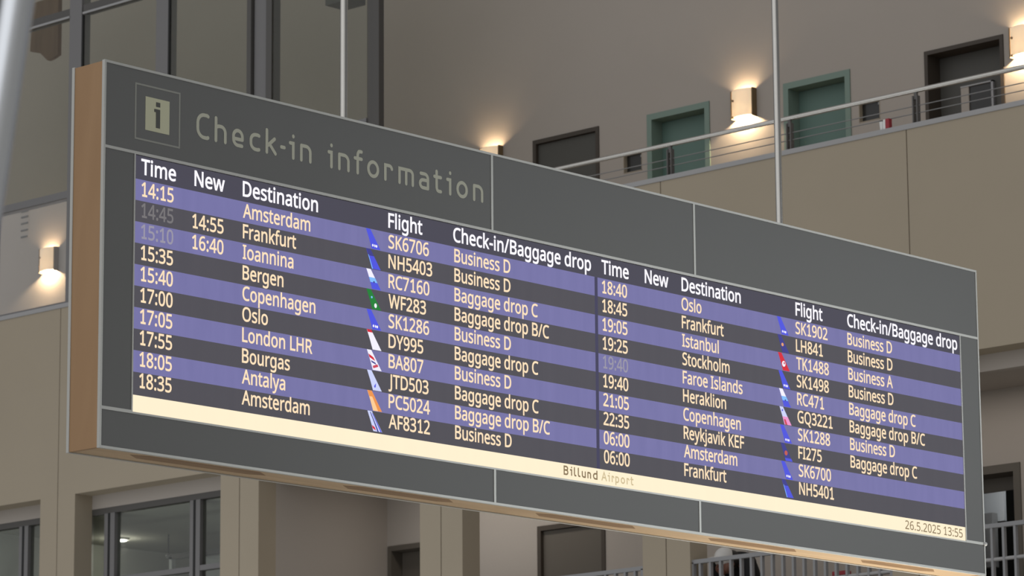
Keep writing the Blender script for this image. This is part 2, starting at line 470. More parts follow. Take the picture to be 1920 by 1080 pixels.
# open doorway at the far right of the lower balcony with a lit lobby
r = make_door(7, 'open', 21.820, 22.838, ZF2, HEAD2, 0.24, M['taupe_frame'], M['taupe_frame'], 'open taupe doorway on the lower balcony beside the end of the board', 0.085, leaf=False)
mb = MB()
mb.box(XB + 0.24, XB + 0.27, 21.91, 22.76, 7.17, HEAD2 - 0.09)
mb.build('transom_panel', M['taupe_frame'], r)
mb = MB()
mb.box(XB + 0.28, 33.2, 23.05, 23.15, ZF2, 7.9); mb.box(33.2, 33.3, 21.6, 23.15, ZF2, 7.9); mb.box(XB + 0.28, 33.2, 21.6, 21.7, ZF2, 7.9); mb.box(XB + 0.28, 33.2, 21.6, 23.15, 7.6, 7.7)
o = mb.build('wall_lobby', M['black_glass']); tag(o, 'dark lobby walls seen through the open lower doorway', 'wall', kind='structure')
o = MB().box(31.98, 32.02, 22.735, 23.03, 6.99, 7.37).build('notice_board', M['paper']); tag(o, 'white board hanging in the open lower doorway', 'notice board')
o = MB().box(31.86, 31.95, 22.80, 23.04, 6.50, 7.07).build('wall_cabinet', M['grey_box'], bevel=0.006); tag(o, 'grey cabinet below the white board in the lower doorway', 'cabinet')

# niche windows in the upper wall
for n, (ya, yb, za, zb), lab in ((1, NICHE[0], 'small dark recessed window between the charcoal door and a green door'), (2, NICHE[1], 'small dark recessed window beside the deep dark doorway')):
    r = thing('window_%d' % n, (XB, (ya + yb) / 2, za), lab, 'window', kind='structure')
    MB().box(XB + 0.055, XB + 0.065, ya, yb, za, zb).build('pane', M['black_glass'], r)
    mb = MB(); mb.box(XB - 0.004, XB + 0.055, yb - 0.006, yb, za, zb); mb.box(XB - 0.004, XB + 0.055, ya, ya + 0.006, za, zb)
    mb.box(XB - 0.004, XB + 0.055, ya, yb, zb - 0.006, zb); mb.box(XB - 0.004, XB + 0.055, ya, yb, za, za + 0.006)
    mb.build('window_reveal', M['fascia'], r)
    MB().box(XB + 0.045, XB + 0.055, ya + 0.03, ya + 0.06, zb - 0.055, zb - 0.03).build('indicator_tag', M['coping'], r)

# ------------------------------------------------------------------ upper glazed screen (window_3)
r = thing('window_3', (XP + 0.05, 31.5, ZCOP1), 'tall glazed screen standing on the balcony coping beside the plastered wall', 'window', kind='structure')
def mullion(ya, yb, m, x0=XP + 0.02, x1=XP + 0.16, z0=ZCOP1, z1=16.0):
    return MB().box(x0, x1, ya, yb, z0, z1).build('mullion', m, r)
mullion(34.055, 34.28, M['mullion']); MB().box(XP + 0.022, XP + 0.05, 34.030, 34.055, 11.9, 14.06).build('gasket', M['gasket'], r)
mullion(32.475, 32.69, M['mullion']); MB().box(XP + 0.022, XP + 0.05, 32.450, 32.475, ZCOP1, 16).build('gasket', M['gasket'], r)
mullion(30.68, 30.775, M['mullion_dark']); mullion(30.795, 31.01, M['mullion'], x0=XP + 0.06); mullion(31.03, 31.10, M['mullion_dark'])
mullion(28.925, 29.025, M['mullion_dark'], x1=XP + 0.1); mullion(29.035, 29.13, M['gasket'] if False else M['mullion_dark'], x0=XP + 0.04, x1=XP + 0.2)
for (ya, yb) in ((29.13, 30.68), (31.10, 32.45), (32.69, 34.03), (34.28, 35.70), (35.85, 37.4)):
    MB().box(XP + 0.032, XP + 0.040, ya, yb, 11.9, 14.07).build('upper_pane', M['glass_dark'], r)
    MB().box(XP + 0.032, XP + 0.040, ya, yb, ZCOP1 + 0.03, 11.81).build('lower_pane', M['glass_clear'], r)
    MB().box(XP + 0.032, XP + 0.040, ya, yb, 14.19, 16.0).build('top_pane', M['glass_dark'], r)
    MB().box(XP + 0.022, XP + 0.15, ya, yb, 11.81, 11.90).build('transom', M['mullion'], r)
    t = MB().box(XP + 0.022, XP + 0.15, ya, yb, 14.085, 14.19).build('transom', M['mullion_dark'], r)
    MB().box(XP + 0.010, XP + 0.030, ya, yb, 14.07, 14.095).build('drip_edge', M['coping'], t)
    MB().box(XP + 0.03, XP + 0.15, ya, yb, ZCOP1, ZCOP1 + 0.03).build('sill_bar', M['mullion'], r)
mullion(35.70, 35.85, M['mullion'])
# timber panel and ceiling bulkhead seen through the screen
pts = [(29.75, 35.98, 14.75), (29.75, 35.44, 14.75), (29.75, 35.44, 13.98), (29.75, 35.55, 13.95), (29.75, 35.64, 13.94), (29.75, 35.78, 14.06), (29.75, 35.98, 14.12)]
o = MB().prism(pts, (0.06, 0, 0)).build('timber_panel', M['timber'], origin=(29.75, 35.7, 14.4)); tag(o, 'brown timber panel with ragged lower edge behind the glazed screen', 'panel')
o = MB().box(XP + 0.07, XP + 0.38, 29.50, 29.84, 13.36, 13.7).build('ceiling_bulkhead', M['mullion_dark']); tag(o, 'dark boxed bulkhead at the head of the glazed screen', 'ceiling', kind='structure')
# slotted grille on the wall behind the clear panes
r = thing('wall_grille', (XB, 37.53, 12.3), 'column of five dark slots on the wall behind the glazed screen', 'grille')
for z in (12.48, 12.404, 12.317, 12.224, 12.137):
    MB().box(XB - 0.012, XB + 0.002, 37.46, 37.60, z - 0.012, z + 0.012).build('slot', M['dark_leaf'], r)
MB().box(XB - 0.004, XB + 0.001, 37.44, 37.62, 12.10, 12.52).build('backplate', M['upper_wall'], r)

# ------------------------------------------------------------------ lower room windows
XG = XP + 0.275
def room_window(n, ya, yb, mull, label, transom=True):
    r = thing('window_%d' % n, (XG, (ya + yb) / 2, ZF2), label, 'window', kind='structure')
    MB().box(XG, XG + 0.09, ya, yb, 7.915, 7.985).build('head_frame', M['mullion_dark'], r)
    for a, b in mull:
        MB().box(XG + 0.002, XG + 0.1, a, b, ZF2, 7.915).build('mullion', M['mullion'], r)
        MB().box(XG - 0.004, XG + 0.09, (a + b) / 2 - 0.012, (a + b) / 2 + 0.022, ZF2, 7.915).build('gasket', M['gasket'], r)
    es = [ya] + [v for m_ in mull for v in m_] + [yb]
    es.sort()
    for a, b in zip(es[0::2], es[1::2]):
        MB().box(XG + 0.005, XG + 0.09, a, b, 7.085, 7.145).build('transom', M['mullion'], r)
        MB().box(XG + 0.05, XG + 0.056, a, b, 7.145, 7.915).build('upper_pane', M['glass_room'], r)
        MB().box(XG + 0.05, XG + 0.056, a, b, ZF2, 7.085).build('lower_pane', M['glass_room'], r)
    return r
room_window(4, 31.17 + 0.3175, 34.334 - 0.3175 + 0.03, ((32.115, 32.29), (33.615, 33.80)), 'lower room window between two pilasters with a bright downlight behind it')
room_window(5, 34.334 + 0.3175, 37.2, ((35.205, 35.375), (36.7, 36.85)), 'lower room window beside the outermost pilaster under the plain beam')
# inside the room
r = thing('downlight', (30.80, 35.33, 7.92), 'small bright downlight in the room ceiling behind the lower window', 'lamp')
mb = MB(); mb.tube((30.80, 35.33, 7.895), (30.80, 35.33, 7.921), 0.11, 24); mb.build('trim_ring', M['white'], r, smooth=True)
MB().tube((30.80, 35.33, 7.886), (30.80, 35.33, 7.896), 0.085, 24).build('lens', M['downlight'], r, smooth=True)
d = bpy.data.lights.new('downlight_light', 'POINT'); d.energy = 5; d.color = (1, 0.95, 0.85); d.shadow_soft_size = 0.08
lo = bpy.data.objects.new('downlight_light', d); COL.objects.link(lo); lo.location = (0, 0, -0.13); lo.parent = r
r = thing('glazed_partition', (31.0, 34.3, ZF2), 'white framed glass partition with a hanging rod inside the lower room', 'partition')
MB().box(30.97, 31.03, 34.55, 34.60, ZF2, 7.63).build('post', M['paper'], r)
MB().box(30.97, 31.03, 31.0, 34.60, 7.60, 7.66).build('top_bar', M['mullion_dark'], r)
MB().box(30.985, 30.99, 31.0, 34.55, ZF2, 7.60).build('pane', M['glass_clear'], r)
MB().tube((31.0, 34.65, 7.64), (31.0, 34.65, 7.921), 0.009, 8).build('hanging_rod', M['gasket'], r)
MB().ball((31.0, 34.65, 7.655), 0.035, 12, 8).build('rod_fixing', M['coping'], r, smooth=True)

# ------------------------------------------------------------------ balcony handrail on the coping
r = thing('balcony_handrail', (XP + 0.1, 22, ZCOP1), 'steel tube handrail with thin wires along the upper balcony coping', 'railing')
XR = XP + 0.06
y0, y1 = 13.0, 28.9
MB().tube((XR, y0, 10.84), (XR, y1, 10.84), 0.024, 18).build('top_rail', M['steel'], r, smooth=True)
y = 24.685 + 1.59 * 2
while y > y0:
    mb = MB()
    mb.box(XR - 0.025, XR + 0.025, y - 0.032, y - 0.018, ZCOP1 - 0.002, 10.785)
    mb.box(XR - 0.025, XR + 0.025, y + 0.018, y + 0.032, ZCOP1 - 0.002, 10.785)
    mb.box(XR - 0.012, XR + 0.012, y - 0.018, y + 0.018, 10.75, 10.822)
    mb.build('post', M['dark_steel'], r)
    y -= 1.59
for z in (10.61, 10.685):
    MB().tube((XR, y0, z), (XR, y1, z), 0.0055, 8).build('wire', M['wire'], r, smooth=True)

# ------------------------------------------------------------------ picket railings of the lower balcony
def picket_railing(ya, yb, pitch, label, first=None):
    r = thing('picket_railing', (XP + 0.06, (ya + yb) / 2, ZF2), label, 'railing', 'picket railings of the lower balcony')
    x0, x1 = XP + 0.03, XP + 0.07
    MB().box(x0 - 0.004, x1 + 0.004, ya, yb, 6.425, 6.468).build('top_rail', M['picket'], r, bevel=0.004)
    MB().tube(((x0 + x1) / 2, ya, 6.127), ((x0 + x1) / 2, yb, 6.127), 0.018, 12).build('middle_rail', M['coping'], r, smooth=True)
    MB().box(x0, x1, ya, yb, 5.40, 5.435).build('bottom_rail', M['picket'], r)
    for y in (ya + 0.018, yb - 0.018):
        MB().box(x0 - 0.004, x1 + 0.004, y - 0.018, y + 0.018, ZF2, 6.44).build('end_post', M['picket'], r)
    y = first if first else yb - pitch
    while y > ya + 0.06:
        MB().box(x0, x1, y - 0.013, y + 0.013, 5.42, 6.44).build('picket', M['picket'], r)
        y -= pitch
    return r
picket_railing(27.978 - PITCHY + 0.3175, 27.978 - 0.3175, 0.1347, 'grey picket railing in front of the olive grey lower door', 27.66 - 0.135)
picket_railing(21.606 + 0.3175, 24.792 - 0.3175, 0.1335, 'grey picket railing with the person in the white cap behind it', 24.361)
picket_railing(18.42 + 0.3175, 21.606 - 0.3175, 0.1335, 'grey picket railing beside the board end, before the open doorway', 21.02)

# ------------------------------------------------------------------ wall lamps
def make_sconce(y, label, z=11.74):
    r = thing('wall_lamp', (XB, y, z), label, 'lamp', 'curved glass lamps on the upper wall')
    W, H = 0.148, 0.150
    MB().box(XB - 0.012, XB + 0.0005, y - 0.07, y + 0.07, z - 0.09, z + 0.06).build('wall_plate', M['brass'], r, bevel=0.003)
    n = 14; vs = []
    for rad in (0.0, 0.006):
        for k in range(n + 1):
            t = -1 + 2 * k / n
            yy = y + t * (W - 0.008)
            xx = XB - 0.075 - 0.05 * (1 - t * t) + rad
            for zz in (z - H, z + H):
                vs.append((xx, yy, zz))
    fs = []
    L = (n + 1) * 2
    for k in range(n):
        a = 2 * k
        fs += [(a, a + 1, a + 3, a + 2), (L + a, L + a + 2, L + a + 3, L + a + 1), (a, a + 2, L + a + 2, L + a), (a + 1, L + a + 1, L + a + 3, a + 3)]
    fs += [(0, L, L + 1, 1), (2 * n, 2 * n + 1, L + 2 * n + 1, L + 2 * n)]
    MB().add(vs, fs).build('glass_shade', M['shade'], r, smooth=True)
    for s in (-1, 1):
        MB().box(XB - 0.082, XB, y + s * W - 0.005, y + s * W + 0.005, z - H - 0.012, z + H + 0.006).build('side_bracket', M['brass'], r)
    for s, zz in ((1, z + 0.035), (1, z - H - 0.004)):
        MB().tube((XB - 0.118, y + s * (W - 0.05), zz), (XB - 0.09, y + s * (W - 0.05), zz), 0.013, 12).build('clamp_knob', M['brass'], r, smooth=True)
    MB().tube((XB - 0.06, y - 0.05, z - 0.05), (XB - 0.06, y + 0.05, z - 0.05), 0.014, 12).build('bulb', M['bulb'], r, smooth=True)
    d = bpy.data.lights.new('wall_lamp_light', 'POINT'); d.energy = 60.0; d.color = (1.0, 0.76, 0.48); d.shadow_soft_size = 0.022
    lo = bpy.data.objects.new('wall_lamp_light', d); COL.objects.link(lo); lo.location = (-0.055, 0, -0.085); lo.parent = r
    d = bpy.data.lights.new('wall_lamp_uplight', 'POINT'); d.energy = 11.0; d.color = (1.0, 0.74, 0.47); d.shadow_soft_size = 0.022
    lo = bpy.data.objects.new('wall_lamp_uplight', d); COL.objects.link(lo); lo.location = (-0.05, 0, 0.07); lo.parent = r
    return r
make_sconce(25.29, 'glowing curved glass wall lamp between the two green doors')
make_sconce(29.08, 'glowing wall lamp half hidden by the top edge of the board')
make_sconce(21.57, 'glowing wall lamp beside the deep dark doorway, cut by the picture edge')
make_sconce(36.99, 'glowing wall lamp seen through the clear pane beside the wooden board end')

# ------------------------------------------------------------------ the information board
BX, BY, BZ = 12.16948, 14.12437, 6.56927
BW, BH, BD = 7.479, 2.0, 0.255
board = thing('information_board', (BX + BW / 2, BY, BZ - BH), 'long grey and wooden airport check-in board with a lit flight display', 'information board')
def bbox(s0, s1, t0, t1, y0, y1, mb=None):
    mb = mb or MB()
    return mb.box(BX + s0, BX + s1, BY + y0, BY + y1, BZ - t1, BZ - t0)
E1 = 0.012
# front frame
mb = MB()
bbox(0, BW, 0, 0.013, 0, 0.02, mb); bbox(0, BW, BH - 0.013, BH, 0, 0.02, mb)
bbox(0, E1, 0.013, BH - 0.013, 0, 0.02, mb); bbox(BW - E1, BW, 0.013, BH - 0.013, 0, 0.02, mb)
mb.build('front_frame', M['aluminium'], board)
bbox(E1, BW - E1, 0.444, 0.459, 0.0, 0.02).build('upper_rail', M['aluminium'], board)
mb = MB(); bbox(E1, 0.217, 1.786, 1.803, 0, 0.02, mb); bbox(0.217, 7.273, 1.793, 1.803, 0.001, 0.02, mb); bbox(7.273, BW - E1, 1.786, 1.803, 0, 0.02, mb)
mb.build('lower_rail', M['aluminium'], board)
for s in (2.874, 4.634):
    bbox(s - 0.008, s + 0.008, 0.013, 0.444, 0.0, 0.02).build('divider', M['aluminium'], board)
    bbox(s - 0.008 + 0.008, s + 0.016, 1.803, BH - 0.013, 0.0, 0.02).build('divider', M['aluminium'], board)
for s in (0.209, 7.273):
    bbox(s, s + 0.008, 0.459, 1.786, 0.0, 0.02).build('screen_edge', M['aluminium'], board)
for a, b in ((E1, 2.866), (2.882, 4.626), (4.642, BW - E1)):
    bbox(a, b, 0.013, 0.444, 0.004, 0.02).build('header_panel', M['panel'], board)
for a, b in ((E1, 2.874), (2.890, 4.634), (4.650, BW - E1)):
    bbox(a, b, 1.803, BH - 0.013, 0.004, 0.02).build('footer_panel', M['panel'], board)
for a, b in ((E1, 0.209), (7.281, BW - E1)):
    bbox(a, b, 0.459, 1.786, 0.004, 0.02).build('side_panel', M['panel'], board)
# wooden casing
bbox(0.004, 0.03, 0.004, BH - 0.004, 0.022, BD - 0.02).build('wooden_end', M['wood_side'], board)
bbox(BW - 0.03, BW - 0.004, 0.004, BH - 0.004, 0.022, BD - 0.02).build('wooden_end', M['wood_side'], board)
bbox(0.03, BW - 0.03, 0.004, 0.03, 0.022, BD - 0.02).build('wooden_top', M['wood_under'], board)
SLOTS = [(0.29, 1.26), (1.80, 2.68), (3.32, 4.21), (4.83, 5.70), (6.30, 7.10)]
bbox(0.03, BW - 0.03, BH - 0.03, BH - 0.006, 0.022, BD - 0.02).build('wooden_underside', M['wood_under'], board)
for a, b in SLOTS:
    # long tapered plates, darker colour standing in for the shade of slots
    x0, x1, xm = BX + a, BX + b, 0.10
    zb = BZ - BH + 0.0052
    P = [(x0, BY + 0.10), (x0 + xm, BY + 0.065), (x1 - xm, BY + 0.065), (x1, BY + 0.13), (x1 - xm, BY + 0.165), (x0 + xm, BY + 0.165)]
    MB().prism([(x, y, zb) for x, y in P], (0, 0, 0.004)).build('slot_shade_plate', M['wood_dark'], board)
mb = MB()
bbox(0, BW, 0, 0.012, BD - 0.02, BD, mb); bbox(0, BW, BH - 0.012, BH, BD - 0.02, BD, mb)
bbox(0, 0.02, 0.012, BH - 0.012, BD - 0.02, BD, mb); bbox(BW - 0.02, BW, 0.012, BH - 0.012, BD - 0.02, BD, mb)
mb.build('rear_frame', M['aluminium'], board)
bbox(0.02, BW - 0.02, 0.012, BH - 0.012, BD - 0.012, BD - 0.004).build('rear_panel', M['panel'], board)
MB().ball((BX + BW - 0.004, BY - 0.004, BZ - 1.796), 0.013, 12, 8).build('frame_screw', M['white'], board, smooth=True)

# flight display
S0, S1 = 0.217, 7.273
screen = bbox(S0, S1, 0.459, 1.793, 0.010, 0.022).build('flight_display', M['led_black'], board)
YF = BY + 0.006      # lit face of the bands
def band(s0, s1, t0, t1, name, m):
    return MB().box(BX + s0, BX + s1, YF, BY + 0.010, BZ - t1, BZ - t0).build(name, m, screen)
band(S0, S1, 0.462, 0.586, 'heading_band', M['led_header'])
RB = [0.586 + 0.1112 * k for k in range(10)] + [1.705]
for s0, s1 in ((S0, 3.738), (3.764, S1)):
    for k in range(10):
        band(s0, s1, RB[k], RB[k + 1], 'row_band', M['led_blue'] if k % 2 == 0 else M['led_dark'])
band(3.738, 3.764, 0.586, 1.705, 'column_divider', M['led_line'])
band(S0, S1, 1.705, 1.792, 'cream_strip', M['led_cream'])

# lettering of the display: built-in font, condensed to the width seen
TXT = []
WH, WT, WD = 0.014, 0.011, 0.004      # weight of headings, rows and date
def put_text(name, s, s_l, t_b, cap, cond, m, weight=0.0):
    TXT.append((name, s, s_l, t_b, cap, cond, m, weight))
TB = lambda k: 0.6715 + 0.1103 * k
LEFT = [('14:15', '', 'Amsterdam', 'SK6706', 'Business D'), ('14:45', '14:55', 'Frankfurt', 'NH5403', 'Business D'),
        ('15:10', '16:40', 'Ioannina', 'RC7160', 'Baggage drop C'), ('15:35', '', 'Bergen', 'WF283', 'Baggage drop B/C'),
        ('15:40', '', 'Copenhagen', 'SK1286', 'Business D'), ('17:00', '', 'Oslo', 'DY995', 'Baggage drop C'),
        ('17:05', '', 'London LHR', 'BA807', 'Business D'), ('17:55', '', 'Bourgas', 'JTD503', 'Baggage drop C'),
        ('18:05', '', 'Antalya', 'PC5024', 'Baggage drop B/C'), ('18:35', '', 'Amsterdam', 'AF8312', 'Business D')]
RIGHT = [('18:40', '', 'Oslo', 'SK1902', 'Business D'), ('18:45', '', 'Frankfurt', 'LH841', 'Business D'),
         ('19:05', '', 'Istanbul', 'TK1488', 'Business A'), ('19:25', '', 'Stockholm', 'SK1498', 'Business D'),
         ('19:40', '', 'Faroe Islands', 'RC471', 'Baggage drop C'), ('19:40', '', 'Heraklion', 'GQ3221', 'Baggage drop B/C'),
         ('21:05', '', 'Copenhagen', 'SK1288', 'Business D'), ('22:35', '', 'Reykjavik KEF', 'FI275', 'Baggage drop C'),
         ('06:00', '', 'Amsterdam', 'SK6700', ''), ('06:00', '', 'Frankfurt', 'NH5401', '')]
DIM = {(0, 1), (0, 2), (1, 4)}
COLS = [(0.262, 0.612, 0.969, 2.050, 2.568), (3.800, 4.17, 4.509, 5.584, 6.098)]
HEADS = [(0.258, 0.625, 0.966, 2.049, 2.560), (3.799, 4.180, 4.512, 5.588, 6.101)]
CAP = 0.0735
for side, rows in enumerate((LEFT, RIGHT)):
    for hs, h in zip(HEADS[side], ('Time', 'New', 'Destination', 'Flight', 'Check-in/Baggage drop')):
        put_text('column_heading', h, hs, 0.5565, 0.079, 1.0, M['led_white'], WH)
    for k, row in enumerate(rows):
        for c, (nm, s) in enumerate(zip(('time_text', 'new_time_text', 'destination_text', 'flight_number_text', 'counter_text'), row)):
            if s:
                m_ = (M['led_grey'] if k % 2 else M['led_grey_lit']) if (c == 0 and (side, k) in DIM) else M['led_amber']
                put_text(nm, s, COLS[side][c], TB(k), CAP, 1.0, m_, WT)
put_text('date_text', '26.5.2025 13:55', 6.640, 1.7755, 0.054, 1.0, M['led_ink'], WD)

